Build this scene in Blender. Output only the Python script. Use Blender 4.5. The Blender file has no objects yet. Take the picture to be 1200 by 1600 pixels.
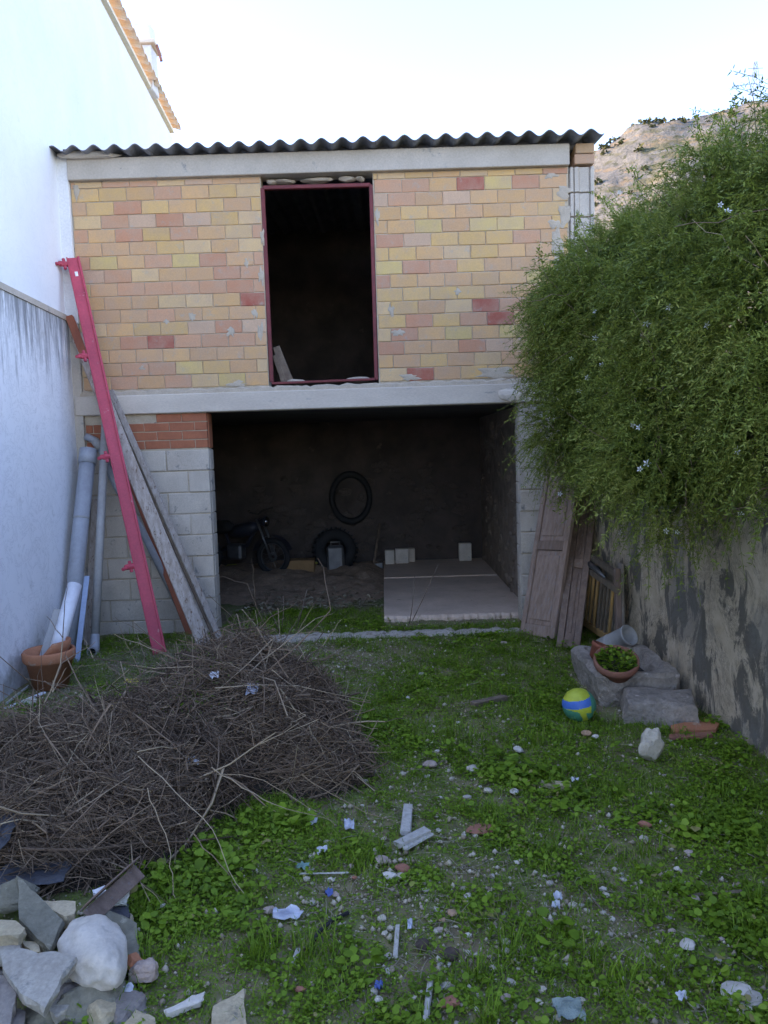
import bpy, bmesh, math, random
import numpy as np
from math import sin, cos, atan, atan2, pi, radians, sqrt
from mathutils import Vector, Matrix, noise
random.seed(7); rng = np.random.default_rng(11)
S = bpy.context.scene
COL = S.collection

# ------------------------------------------------------------------ camera
CAM_H, FPX, PITCH, ROLL, YF = 1.71, 1200.0, atan(98/1200), .031, 7.32
FW = np.array([0, cos(PITCH), -sin(PITCH)]); _r = np.array([1., 0, 0]); _u = np.cross(_r, FW)
RT = cos(ROLL)*_r - sin(ROLL)*_u; UP = cos(ROLL)*_u + sin(ROLL)*_r
CP = np.array([0, 0, CAM_H])
cd = bpy.data.cameras.new('camera'); cam = bpy.data.objects.new('camera', cd); COL.objects.link(cam)
cd.sensor_fit = 'VERTICAL'; cd.sensor_height = 36; cd.lens = FPX/1600*36
cd.clip_start = .05; cd.clip_end = 3000
cam.matrix_world = Matrix(((RT[0], UP[0], -FW[0], CP[0]), (RT[1], UP[1], -FW[1], CP[1]), (RT[2], UP[2], -FW[2], CP[2]), (0, 0, 0, 1)))
S.camera = cam
S.render.resolution_x, S.render.resolution_y = 768, 1024
# ------------------------------------------------------------------ light
SUN_EL, SUN_AZ = radians(22), radians(84)          # azimuth measured from +Y towards -X
to_sun = Vector((-sin(SUN_AZ)*cos(SUN_EL), cos(SUN_AZ)*cos(SUN_EL), sin(SUN_EL)))
W = bpy.data.worlds.new('World'); S.world = W; W.use_nodes = True
wn = W.node_tree; wn.nodes.clear()
sky = wn.nodes.new('ShaderNodeTexSky'); sky.sky_type = 'NISHITA'; sky.sun_disc = False
sky.sun_elevation = SUN_EL; sky.sun_rotation = -SUN_AZ
sky.air_density = 1.0; sky.dust_density = .05; sky.ozone_density = 6.5
bg = wn.nodes.new('ShaderNodeBackground'); bg.inputs[1].default_value = .13
wo = wn.nodes.new('ShaderNodeOutputWorld')
wn.links.new(sky.outputs[0], bg.inputs[0]); wn.links.new(bg.outputs[0], wo.inputs[0])
sd = bpy.data.lights.new('sun', 'SUN'); sd.energy = 2.0; sd.angle = radians(.5); sd.color = (1, .9, .76)
sun = bpy.data.objects.new('sun', sd); COL.objects.link(sun)
sun.rotation_euler = (-to_sun).to_track_quat('-Z', 'Y').to_euler()
S.view_settings.view_transform = 'Standard'; S.view_settings.look = 'None'
S.view_settings.exposure = 3.08; S.view_settings.gamma = 1
S.view_settings.use_white_balance = True; S.view_settings.white_balance_temperature = 8900; S.view_settings.white_balance_tint = 31
S.render.engine = 'CYCLES'

# ------------------------------------------------------------------ pixel helpers (photo pixels to directions)
def ray(x, y): return FW + RT*(x-600)/FPX - UP*(y-800)/FPX
def G(x, y, z=0.0):
    d = ray(x, y); return CP + d*((z-CAM_H)/d[2])
def F(x, y, Y=YF):
    d = ray(x, y); return CP + d*(Y/d[1])
def PX(x, y, X):
    d = ray(x, y); return CP + d*(X/d[0])
def PROJ(V):
    d = np.asarray(V, float)-CP; z = d@FW
    return 600+FPX*(d@RT)/z, 800-FPX*(d@UP)/z

# ------------------------------------------------------------------ materials
def _new(name):
    m = bpy.data.materials.new(name); m.use_nodes = True
    nt = m.node_tree; nt.nodes.clear()
    out = nt.nodes.new('ShaderNodeOutputMaterial'); b = nt.nodes.new('ShaderNodeBsdfPrincipled')
    nt.links.new(b.outputs[0], out.inputs[0])
    return m, nt, b
def coords(nt, obj=True, sc=(1, 1, 1)):
    tc = nt.nodes.new('ShaderNodeTexCoord'); mp = nt.nodes.new('ShaderNodeMapping')
    mp.inputs['Scale'].default_value = sc
    if obj:
        oi = nt.nodes.new('ShaderNodeObjectInfo'); a = nt.nodes.new('ShaderNodeVectorMath'); a.operation = 'ADD'
        mu = nt.nodes.new('ShaderNodeMath'); mu.operation = 'MULTIPLY'; mu.inputs[1].default_value = 37.3
        nt.links.new(oi.outputs['Random'], mu.inputs[0]); nt.links.new(tc.outputs['Object'], a.inputs[0])
        nt.links.new(mu.outputs[0], a.inputs[1]); nt.links.new(a.outputs[0], mp.inputs[0])
    else:
        nt.links.new(tc.outputs['Object'], mp.inputs[0])
    return mp.outputs[0]
def nz(nt, vec, scale, detail=6, rough=.6, dist=0):
    n = nt.nodes.new('ShaderNodeTexNoise'); n.inputs['Scale'].default_value = scale
    n.inputs['Detail'].default_value = detail; n.inputs['Roughness'].default_value = rough; n.inputs['Distortion'].default_value = dist
    nt.links.new(vec, n.inputs['Vector']); return n.outputs[0]
def ramp(nt, fac, stops, interp='LINEAR'):
    r = nt.nodes.new('ShaderNodeValToRGB'); r.color_ramp.interpolation = interp
    e = r.color_ramp.elements
    while len(e) < len(stops): e.new(.5)
    for i, (p, c) in enumerate(stops):
        e[i].position = p; e[i].color = (*c, 1) if len(c) == 3 else c
    nt.links.new(fac, r.inputs[0]); return r.outputs[0]
def mix(nt, fac, a, b, mode='MIX'):
    m = nt.nodes.new('ShaderNodeMix'); m.data_type = 'RGBA'; m.blend_type = mode
    for sock, v in ((m.inputs[0], fac), (m.inputs[6], a), (m.inputs[7], b)):
        if isinstance(v, (int, float)): sock.default_value = v
        elif isinstance(v, tuple): sock.default_value = (*v, 1)
        else: nt.links.new(v, sock)
    return m.outputs[2]
def bump(nt, b, h, strength=.3, dist=.01):
    bp = nt.nodes.new('ShaderNodeBump'); bp.inputs['Strength'].default_value = strength; bp.inputs['Distance'].default_value = dist
    nt.links.new(h, bp.inputs['Height']); nt.links.new(bp.outputs[0], b.inputs['Normal'])
def pm(name, c1, c2=None, scale=6, rough=.85, bs=.3, bd=.004, bscale=None, stretch=(1, 1, 1), c3=None, lo=.35, hi=.65, t3=.62, metal=0, spec=.3, fine=.25):
    """surface whose colour wanders between c1 and c2, with spots of c3, fine speckle and relief"""
    m, nt, b = _new(name); v = coords(nt, True, stretch)
    c2 = c2 or tuple(x*.75 for x in c1)
    col = ramp(nt, nz(nt, v, scale), [(lo, c1), (hi, c2)])
    if c3: col = mix(nt, ramp(nt, nz(nt, v, scale*1.7, 8, .7), [(t3, (0, 0, 0)), (t3+.06, (1, 1, 1))]), col, c3)
    f = nz(nt, v, (bscale or scale*9), 4, .7)
    col = mix(nt, fine, col, ramp(nt, f, [(.3, (.55, .55, .55)), (.7, (1.35, 1.35, 1.35))]), 'MULTIPLY')
    nt.links.new(col, b.inputs['Base Color']); b.inputs['Roughness'].default_value = rough
    b.inputs['Metallic'].default_value = metal; b.inputs['Specular IOR Level'].default_value = spec
    if bs: bump(nt, b, f, bs, bd)
    return m
def mat_brick():
    m, nt, b = _new('brick_clay'); v = coords(nt)
    oi = nt.nodes.new('ShaderNodeObjectInfo')
    n1 = nz(nt, v, 7, 3); n2 = nz(nt, v, 90, 4, .7)
    col = mix(nt, ramp(nt, n1, [(.35, (0, 0, 0)), (.72, (.55, .55, .55))]), oi.outputs['Color'], (.52, .33, .23))
    col = mix(nt, ramp(nt, nz(nt, v, 13, 5, .7), [(.58, (0, 0, 0)), (.72, (.6, .6, .6))]), col, (.42, .36, .3))
    col = mix(nt, .3, col, ramp(nt, n2, [(.3, (.65, .65, .65)), (.7, (1.3, 1.3, 1.3))]), 'MULTIPLY')
    nt.links.new(col, b.inputs['Base Color']); b.inputs['Roughness'].default_value = .9; b.inputs['Specular IOR Level'].default_value = .2
    rv = coords(nt, True, (.3, .3, 9)); rb = nz(nt, rv, 16, 3, .6)
    hgt = mix(nt, .5, n2, rb); bump(nt, b, hgt, .45, .004); return m
def mat_leaf(name, stops, trans=.3, rough=.55):
    m, nt, b = _new(name)
    at = nt.nodes.new('ShaderNodeAttribute'); at.attribute_name = 'tint'
    col = ramp(nt, at.outputs['Fac'], stops)
    nt.links.new(col, b.inputs['Base Color']); b.inputs['Roughness'].default_value = rough; b.inputs['Specular IOR Level'].default_value = .25
    tr = nt.nodes.new('ShaderNodeBsdfTranslucent'); nt.links.new(col, tr.inputs[0])
    mx = nt.nodes.new('ShaderNodeMixShader'); mx.inputs[0].default_value = trans
    out = [n for n in nt.nodes if n.type == 'OUTPUT_MATERIAL'][0]
    nt.links.new(b.outputs[0], mx.inputs[1]); nt.links.new(tr.outputs[0], mx.inputs[2]); nt.links.new(mx.outputs[0], out.inputs[0])
    return m
def mat_ground():
    m, nt, b = _new('soil'); v = coords(nt, False)
    big = nz(nt, v, .9, 5, .6); mid = nz(nt, v, 5, 6, .65); fin = nz(nt, v, 60, 5, .75)
    col = ramp(nt, mid, [(.3, (.16, .115, .068)), (.5, (.28, .205, .125)), (.7, (.4, .31, .2))])
    moss = ramp(nt, mix(nt, .5, big, mid), [(.44, (0, 0, 0)), (.56, (1, 1, 1))])
    col = mix(nt, mix(nt, 1.0, moss, (.75, .75, .75), 'MULTIPLY'), col, (.1, .155, .03))
    vo = nt.nodes.new('ShaderNodeTexVoronoi'); vo.inputs['Scale'].default_value = 55; nt.links.new(v, vo.inputs['Vector'])
    peb = ramp(nt, vo.outputs['Distance'], [(.16, (1, 1, 1)), (.3, (0, 0, 0))])
    sel = nt.nodes.new('ShaderNodeSeparateColor'); nt.links.new(vo.outputs['Color'], sel.inputs[0])
    pick = ramp(nt, sel.outputs[0], [(.6, (0, 0, 0)), (.66, (1, 1, 1))])
    col = mix(nt, mix(nt, 1.0, peb, pick, 'MULTIPLY'), col, (.52, .45, .36))
    col = mix(nt, .45, col, ramp(nt, fin, [(.3, (.5, .5, .5)), (.7, (1.45, 1.45, 1.45))]), 'MULTIPLY')
    nt.links.new(col, b.inputs['Base Color']); b.inputs['Roughness'].default_value = .95; b.inputs['Specular IOR Level'].default_value = .15
    bump(nt, b, mix(nt, .5, fin, peb), .6, .012); return m
def mat_white_wall(name, top, streak):
    m, nt, b = _new(name); v = coords(nt, False)
    sv = coords(nt, False, (5.0, 5.0, .5)); st = nz(nt, sv, 2.6, 10, .78, .6)
    sep = nt.nodes.new('ShaderNodeSeparateXYZ'); tc = nt.nodes.new('ShaderNodeTexCoord'); nt.links.new(tc.outputs['Object'], sep.inputs[0])
    mr = nt.nodes.new('ShaderNodeMapRange'); mr.inputs[1].default_value = top-1.25; mr.inputs[2].default_value = top
    nt.links.new(sep.outputs[2], mr.inputs[0])
    ad = nt.nodes.new('ShaderNodeMath'); ad.operation = 'MULTIPLY_ADD'; ad.inputs[1].default_value = .36; nt.links.new(mr.outputs[0], ad.inputs[0]); nt.links.new(st, ad.inputs[2])
    stain = ramp(nt, ad.outputs[0], [(.7, (0, 0, 0)), (.86, (streak*.8,)*3), (.95, (streak,)*3)])
    base = ramp(nt, nz(nt, v, 1.4, 7, .6), [(.3, (.79, .79, .79)), (.7, (.86, .855, .85))])
    col = mix(nt, stain, base, (.2, .2, .2))
    ml = nt.nodes.new('ShaderNodeMapRange'); ml.inputs[1].default_value = .45; ml.inputs[2].default_value = 0
    nt.links.new(sep.outputs[2], ml.inputs[0])
    a2 = nt.nodes.new('ShaderNodeMath'); a2.operation = 'MULTIPLY_ADD'; a2.inputs[1].default_value = .4
    nt.links.new(ml.outputs[0], a2.inputs[0]); nt.links.new(nz(nt, v, 6, 6, .65), a2.inputs[2])
    col = mix(nt, ramp(nt, a2.outputs[0], [(.62, (0, 0, 0)), (.95, (streak*.9,)*3)]), col, (.3, .28, .24))
    cr = nz(nt, v, 5.5, 10, .75, 1.2)
    col = mix(nt, ramp(nt, cr, [(.487, (0, 0, 0)), (.5, (streak*.55,)*3), (.513, (0, 0, 0))]), col, (.35, .36, .37))
    nt.links.new(col, b.inputs['Base Color']); b.inputs['Roughness'].default_value = .85; b.inputs['Specular IOR Level'].default_value = .2
    bump(nt, b, nz(nt, v, 35, 6, .6), .25, .006); return m
def mat_old_plaster():
    m, nt, b = _new('old_plaster'); v = coords(nt, False)
    sv = coords(nt, False, (1.6, 1.6, .8))
    n1 = nz(nt, sv, 3.2, 9, .68, .5); n2 = nz(nt, v, 9, 8, .7); n3 = nz(nt, sv, 1.5, 7, .66, .3)
    col = ramp(nt, n2, [(.3, (.42, .315, .21)), (.5, (.53, .41, .285)), (.7, (.62, .49, .36))])
    col = mix(nt, ramp(nt, n1, [(.5, (0, 0, 0)), (.545, (.9, .9, .9))]), col, (.12, .105, .085))
    col = mix(nt, ramp(nt, n3, [(.52, (0, 0, 0)), (.58, (.6, .6, .6))]), col, (.2, .185, .16))
    cr = nz(nt, v, 2.6, 12, .8, 1.0)
    col = mix(nt, ramp(nt, cr, [(.485, (0, 0, 0)), (.5, (.8, .8, .8)), (.515, (0, 0, 0))]), col, (.12, .1, .08))
    nt.links.new(col, b.inputs['Base Color']); b.inputs['Roughness'].default_value = .95; b.inputs['Specular IOR Level'].default_value = .15
    bump(nt, b, mix(nt, .6, n2, nz(nt, v, 40, 6, .7)), .7, .02); return m
def mat_hill():
    m, nt, b = _new('hill_rock'); v = coords(nt, False); sv = coords(nt, False, (1, 1, 2.4))
    n1 = nz(nt, sv, .05, 9, .65); n2 = nz(nt, sv, .12, 9, .7); n3 = nz(nt, v, .5, 7, .7)
    rock = ramp(nt, n3, [(.3, (.075, .084, .078)), (.7, (.17, .178, .165))])
    col = mix(nt, ramp(nt, n2, [(.53, (0, 0, 0)), (.6, (.9, .9, .9))]), rock, (.185, .15, .1))
    col = mix(nt, ramp(nt, n1, [(.5, (0, 0, 0)), (.56, (.8, .8, .8))]), col, (.085, .09, .05))
    col = mix(nt, ramp(nt, nz(nt, v, .35, 6, .7), [(.56, (0, 0, 0)), (.62, (.8, .8, .8))]), col, (.045, .055, .03))
    nt.links.new(col, b.inputs['Base Color']); b.inputs['Roughness'].default_value = .95; b.inputs['Specular IOR Level'].default_value = .1
    bump(nt, b, n3, .8, 1.5); return m

M = {}
M['brick'] = mat_brick()
M['mortar'] = pm('mortar', (.56, .445, .32), (.45, .345, .245), 9, .95, .5, .008, c3=(.2, .16, .13), t3=.63)
M['patch'] = pm('mortar_smear', (.54, .43, .325), (.45, .355, .265), 14, .95, .6, .008)
M['block'] = pm('concrete_block', (.6, .505, .41), (.5, .415, .335), 5, .95, .6, .006, 120, c3=(.26, .24, .215), t3=.6, fine=.4)
M['render'] = pm('cement_render', (.57, .475, .385), (.48, .4, .32), 2.5, .9, .35, .005, 60, c3=(.3, .28, .26), t3=.6)
M['lintel'] = pm('lintel_concrete', (.64, .54, .44), (.55, .455, .37), 2.2, .9, .3, .005, 60, stretch=(.6, 1, 2), c3=(.36, .33, .3), t3=.63)
M['pier'] = pm('pier_plaster', (.8, .78, .75), (.72, .7, .67), 2.5, .9, .3, .004, 50)
M['redbrick'] = pm('red_brick', (.47, .145, .075), (.38, .115, .06), 8, .9, .35, .004, 90)
M['fibre'] = pm('fibre_cement', (.22, .215, .22), (.15, .145, .15), 3.5, .92, .4, .005, 60, c3=(.25, .24, .23), t3=.63)
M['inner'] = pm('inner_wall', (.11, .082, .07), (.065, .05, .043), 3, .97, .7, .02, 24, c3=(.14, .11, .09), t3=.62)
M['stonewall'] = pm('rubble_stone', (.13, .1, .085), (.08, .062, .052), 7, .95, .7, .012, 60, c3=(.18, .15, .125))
M['sidestone'] = pm('lit_rubble_wall', (.36, .27, .205), (.24, .175, .13), 6, .95, .8, .014, 50, c3=(.46, .38, .3))  # same rubble as the back wall, painted paler to carry the doorway light
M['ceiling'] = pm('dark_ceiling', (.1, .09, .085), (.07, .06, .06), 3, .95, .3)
M['redpaint'] = pm('maroon_paint', (.24, .045, .045), (.17, .035, .035), 10, .6, .2, .002)
M['soil'] = mat_ground()
M['whitewall'] = mat_white_wall('stained_whitewash', 3.05, 1.0)
M['housewall'] = mat_white_wall('house_whitewash', 60, .3)
M['plaster'] = mat_old_plaster()
M['hill'] = mat_hill()
M['tile'] = pm('roof_tile', (.74, .6, .45), (.66, .53, .39), 6, .9, .3, c3=(.4, .36, .28))
M['cornice'] = pm('cornice_plaster', (.84, .77, .62), (.78, .71, .56), 3, .9, .2)
M['white'] = pm('white_plaster', (.75, .74, .72), (.68, .67, .66), 3, .85, .2)
M['beamred'] = pm('pink_red_paint', (.62, .07, .1), (.5, .055, .08), 6, .55, .15, .002, c3=(.62, .3, .28), t3=.64, spec=.35)
M['rust'] = pm('rust_paint', (.42, .12, .065), (.3, .09, .055), 9, .8, .3, .003, 80, stretch=(1, 1, .4))
M['oldboard'] = pm('peeling_board', (.5, .41, .345), (.34, .26, .205), 12, .9, .5, .006, 70, stretch=(3, 3, .3), c3=(.18, .1, .065), t3=.57)
M['oldboard2'] = pm('grey_board', (.38, .32, .275), (.26, .2, .16), 12, .9, .5, .006, 70, stretch=(3, 3, .5), c3=(.15, .085, .06), t3=.58)
M['pvc'] = pm('grey_pvc', (.34, .355, .37), (.29, .3, .315), 3, .5, .05, .001, spec=.4, c3=(.24, .235, .23), t3=.66)
M['pvc2'] = pm('warm_grey_pvc', (.36, .345, .32), (.3, .285, .265), 3, .55, .05, .001, spec=.4)
M['pvcwhite'] = pm('white_pvc', (.76, .77, .78), (.7, .71, .73), 2, .4, .03, .001, spec=.45)
M['blue'] = pm('pale_blue_strip', (.33, .43, .55), (.27, .36, .47), 4, .6, .1)
M['terra'] = pm('terracotta', (.56, .2, .1), (.45, .16, .085), 5, .88, .25, .003, 60, c3=(.5, .3, .21), t3=.58)
M['terradark'] = pm('terracotta_old', (.33, .13, .085), (.25, .1, .07), 6, .9, .3, .003, 60)
M['black'] = pm('black_rubber', (.02, .02, .02), (.03, .03, .03), 8, .75, .2, .002)
M['holeshade'] = pm('hollow_shade_paint', (.03, .03, .03), (.02, .02, .02), 8, .9, 0)  # near-black colour standing for the shade inside open ends
M['chrome'] = pm('chrome', (.6, .6, .6), (.5, .5, .5), 5, .2, 0, metal=1)
M['steel'] = pm('grey_steel', (.2, .2, .2), (.14, .14, .14), 8, .5, .1, metal=.7)
M['bike'] = pm('dark_bike_paint', (.03, .035, .045), (.02, .02, .03), 5, .45, 0)
M['door'] = pm('weathered_door_wood', (.38, .25, .19), (.26, .165, .12), 7, .85, .5, .004, 60, stretch=(4, 4, .35), c3=(.3, .235, .21), t3=.56)
M['door2'] = pm('dark_door_wood', (.28, .18, .135), (.185, .115, .085), 7, .85, .5, .004, 60, stretch=(4, 4, .35), c3=(.24, .19, .17), t3=.58)
M['slat'] = pm('varnished_slat', (.5, .27, .09), (.32, .18, .08), 8, .7, .2, .002, stretch=(3, 3, .5))
M['slatold'] = pm('old_slat', (.2, .145, .1), (.12, .09, .065), 8, .85, .3, .003, stretch=(3, 3, .5))
M['granite'] = pm('trough_stone', (.41, .335, .275), (.25, .205, .165), 7, .95, 1.0, .02, 38, c3=(.54, .45, .38), t3=.6, fine=.6)
M['limestone'] = pm('white_limestone', (.66, .58, .49), (.54, .47, .39), 9, .9, .5, .006, 60, c3=(.33, .33, .33), t3=.62)
M['slate'] = pm('grey_slab', (.45, .4, .33), (.37, .32, .26), 6, .9, .4, .005, 60, c3=(.24, .23, .2), t3=.6, fine=.5)
M['tan'] = pm('tan_stone', (.54, .42, .27), (.45, .34, .21), 7, .92, .5, .006, 60, c3=(.28, .24, .17), t3=.6, fine=.5)
M['olive'] = pm('olive_stone', (.25, .225, .165), (.18, .16, .115), 8, .92, .6, .008, 50, c3=(.33, .3, .22), t3=.6, fine=.5)
M['brownslab'] = pm('brown_slab', (.3, .25, .21), (.21, .17, .145), 7, .92, .5, .006, 50, fine=.5)
M['dslate'] = pm('dark_slate', (.1, .1, .115), (.07, .07, .08), 8, .8, .4, .005)
M['pebble'] = pm('pale_pebble', (.54, .465, .365), (.42, .355, .27), 30, .92, .4, .003, 200)
M['pinkstone'] = pm('pink_stone', (.46, .34, .28), (.38, .27, .22), 30, .92, .4, .003, 200)
M['orangestone'] = pm('orange_stone', (.5, .28, .16), (.42, .24, .15), 30, .92, .4, .003, 200)
M['brickbit'] = pm('brick_shard', (.42, .16, .1), (.34, .13, .09), 30, .92, .4, .003, 200)
M['clod'] = pm('dark_clod', (.1, .065, .05), (.06, .045, .035), 30, .95, .6, .005, 150)
M['palewood'] = pm('bleached_wood', (.5, .47, .42), (.38, .35, .3), 9, .9, .5, .004, 60, stretch=(5, 5, .6))
M['wood'] = pm('brown_wood', (.24, .17, .12), (.15, .1, .075), 12, .9, .5, .004, 60)
M['plastic'] = pm('white_plastic_film', (.58, .59, .6), (.45, .46, .48), 20, .35, .5, .006, 40, spec=.5)
M['silver'] = pm('silver_film', (.5, .52, .56), (.35, .37, .42), 30, .3, .6, .006, 50, metal=.3, spec=.5)
M['blueplastic'] = pm('blue_plastic', (.06, .13, .36), (.05, .1, .28), 20, .4, .2)
M['teal'] = pm('teal_plastic', (.13, .3, .26), (.1, .22, .2), 20, .4, .2)
M['bag'] = pm('dull_green_film', (.22, .29, .25), (.14, .19, .16), 20, .3, .5, .006, spec=.5)
M['yellow'] = pm('yellow_plastic', (.6, .42, .06), (.5, .36, .06), 20, .5, .3)
M['hose'] = pm('yellow_hose', (.5, .46, .08), (.4, .38, .08), 20, .5, .1)
M['bluegrey'] = pm('blue_grey_film', (.05, .055, .065), (.03, .034, .042), 12, .35, .6, .01, 30, spec=.5)
M['cardboard'] = pm('cardboard', (.4, .22, .1), (.32, .17, .08), 10, .9, .2)
M['slabc'] = pm('floor_concrete', (.7, .5, .375), (.58, .41, .305), 3, .92, .4, .006, 60, c3=(.34, .24, .18), t3=.64)
M['strip'] = pm('rough_concrete_strip', (.56, .48, .4), (.44, .37, .3), 9, .95, .8, .012, 50, c3=(.26, .21, .15), t3=.56, fine=.6)
M['twig'] = mat_leaf('dry_twig', [(0, (.075, .046, .032)), (.35, (.165, .105, .07)), (.7, (.275, .18, .118)), (.92, (.41, .295, .19)), (1, (.54, .41, .26))], 0, .9)
M['straw'] = mat_leaf('straw', [(0, (.2, .16, .1)), (1, (.42, .36, .25))], .15, .9)
M['weed'] = mat_leaf('weed_leaf', [(0, (.045, .095, .01)), (.4, (.105, .215, .016)), (.72, (.16, .3, .022)), (.92, (.23, .36, .04)), (1, (.34, .28, .1))], .3)
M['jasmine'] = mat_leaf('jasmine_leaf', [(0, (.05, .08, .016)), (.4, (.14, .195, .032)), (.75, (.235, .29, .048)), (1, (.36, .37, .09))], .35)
M['stem'] = pm('green_brown_stem', (.1, .1, .045), (.07, .06, .035), 10, .8, .2)
M['flower'] = pm('white_petal', (.82, .82, .8), (.78, .78, .76), 10, .6, 0)
M['scrub'] = mat_leaf('hill_scrub_leaf', [(0, (.025, .035, .014)), (1, (.08, .09, .035))], .1, .9)
M['darksoil'] = pm('dark_litter', (.05, .038, .03), (.075, .058, .045), 14, .98, .9, .02, 60)

# ------------------------------------------------------------------ mesh helpers
class MB:
    def __init__(s): s.v = []; s.f = []
    def add(s, V, Fc, Mx=None):
        o = len(s.v)
        s.v += [tuple(Mx @ Vector(p)) for p in V] if Mx is not None else [tuple(float(c) for c in p) for p in V]
        s.f += [tuple(i+o for i in f) for f in Fc]; return s
    def box(s, c, d, Mx=None, ch=0.0):
        hx, hy, hz = d[0]/2, d[1]/2, d[2]/2; V = []; Fc = []
        if not ch:
            for sx in (-1, 1):
                for sy in (-1, 1):
                    for sz in (-1, 1): V.append((c[0]+sx*hx, c[1]+sy*hy, c[2]+sz*hz))
            Fc = [(0, 1, 3, 2), (4, 6, 7, 5), (0, 4, 5, 1), (2, 3, 7, 6), (0, 2, 6, 4), (1, 5, 7, 3)]
        else:
            bm = bmesh.new(); bmesh.ops.create_cube(bm, size=1)
            bmesh.ops.scale(bm, vec=d, verts=bm.verts)
            bmesh.ops.bevel(bm, geom=bm.edges[:], offset=min(ch, min(d)*.45), segments=1, affect='EDGES')
            bmesh.ops.translate(bm, vec=c, verts=bm.verts)
            bm.verts.index_update(); V = [tuple(v.co) for v in bm.verts]; Fc = [tuple(v.index for v in f.verts) for f in bm.faces]; bm.free()
        return s.add(V, Fc, Mx)
    def bar(s, p, q, w, t, side=None, ch=.004):
        """box from p to q, w wide along side, t thick"""
        p, q = Vector(p), Vector(q); z = (q-p).normalized()
        x = Vector(side if side is not None else (1, 0, 0)); x = (x - z*x.dot(z)).normalized(); y = z.cross(x)
        Mx = Matrix((x, y, z)).transposed().to_4x4(); Mx.translation = (p+q)/2
        return s.box((0, 0, 0), (w, t, (q-p).length), Mx, ch)
    def tube(s, pts, r, n=10, cap=True):
        pts = [Vector(p) for p in pts]; k = len(pts); rs = r if hasattr(r, '__len__') else [r]*k
        V = []; Fc = []; x = None
        for i, p in enumerate(pts):
            t = (pts[min(i+1, k-1)]-pts[max(i-1, 0)]).normalized()
            if x is None: x = t.orthogonal().normalized()
            x = (x-t*x.dot(t)).normalized(); y = t.cross(x)
            for j in range(n):
                a = 2*pi*j/n; V.append(p+(x*cos(a)+y*sin(a))*rs[i])
        for i in range(k-1):
            for j in range(n):
                a, b = i*n+j, i*n+(j+1) % n; Fc.append((a, b, b+n, a+n))
        if cap: Fc += [tuple(range(n))[::-1], tuple(range((k-1)*n, k*n))]
        return s.add(V, Fc)
    def lathe(s, prof, n=24, Mx=None, wob=0):
        V = []; Fc = []; k = len(prof)
        for i, (r, z) in enumerate(prof):
            for j in range(n):
                a = 2*pi*j/n; rr = r*(1+wob*sin(3*a+i)); V.append((rr*cos(a), rr*sin(a), z))
        for i in range(k-1):
            for j in range(n):
                a, b = i*n+j, i*n+(j+1) % n; Fc.append((a, b, b+n, a+n))
        if prof[0][0] > 1e-5: Fc.append(tuple(range(n))[::-1])
        return s.add(V, Fc, Mx)
    def torus(s, R, r, n=28, k=10, Mx=None, flat=1.0):
        V = []; Fc = []
        for i in range(n):
            a = 2*pi*i/n
            for j in range(k):
                b = 2*pi*j/k; V.append(((R+r*cos(b))*cos(a), (R+r*cos(b))*sin(a), r*flat*sin(b)))
        for i in range(n):
            for j in range(k):
                Fc.append((i*k+j, ((i+1) % n)*k+j, ((i+1) % n)*k+(j+1) % k, i*k+(j+1) % k))
        return s.add(V, Fc, Mx)
    def prism(s, poly, vec):
        n = len(poly); vec = np.asarray(vec, float)
        V = [tuple(p) for p in poly]+[tuple(np.asarray(p)+vec) for p in poly]
        Fc = [tuple(range(n)), tuple(range(n, 2*n))[::-1]]+[(i, i+n, (i+1) % n+n, (i+1) % n) for i in range(n)]
        return s.add(V, Fc)
    def rock(s, c, r, seed, rotz=0, sub=2, rough=.22, flat=True):
        bm = bmesh.new(); bmesh.ops.create_icosphere(bm, subdivisions=sub, radius=1)
        rr = random.Random(seed); o = Vector((rr.random()*50, rr.random()*50, rr.random()*50))
        planes = [(Vector((rr.gauss(0, 1), rr.gauss(0, 1), rr.gauss(0, 1))).normalized(), rr.uniform(.55, .85)) for _ in range(7 if flat else 0)]
        for v in bm.verts:
            d = v.co.normalized(); L = 1+rough*noise.noise(d*1.6+o)+rough*.4*noise.noise(d*4+o)+(rough*.12*noise.noise(d*13+o) if sub > 3 else 0)
            for n_, k in planes:
                q = d.dot(n_)
                if q*L > k: L = k/q+(.02*noise.noise(d*9+o) if sub > 3 else 0)
            v.co = d*L
        Mx = Matrix.Translation(Vector(c)) @ Matrix.Rotation(rotz, 4, 'Z') @ Matrix.Diagonal((r[0], r[1], r[2], 1))
        bm.verts.index_update(); V = [tuple(v.co) for v in bm.verts]; Fc = [tuple(v.index for v in f.verts) for f in bm.faces]; bm.free()
        return s.add(V, Fc, Mx)

def rootloc(o):
    L = Vector((0, 0, 0))
    while o is not None: L = L+o.location; o = o.parent
    return L
def finish(o, label=None, cat=None, group=None, kind=None):
    if label: o['label'] = label
    if cat: o['category'] = cat
    if group: o['group'] = group
    if kind: o['kind'] = kind
    return o
def obj(name, mb, mat, parent=None, smooth=False, label=None, cat=None, group=None, kind=None, orig=None):
    """one mesh object; shapes are given in world metres, the origin goes to the parent or to orig"""
    L = rootloc(parent) if parent is not None else Vector(orig if orig is not None else (0, 0, 0))
    me = bpy.data.meshes.new(name)
    me.from_pydata([(v[0]-L[0], v[1]-L[1], v[2]-L[2]) for v in mb.v], [], mb.f)
    if smooth: me.polygons.foreach_set('use_smooth', [True]*len(me.polygons))
    me.materials.append(M[mat]); o = bpy.data.objects.new(name, me); COL.objects.link(o)
    if parent is not None: o.parent = parent
    else: o.location = L
    me.update()
    return finish(o, label, cat, group, kind)
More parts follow.
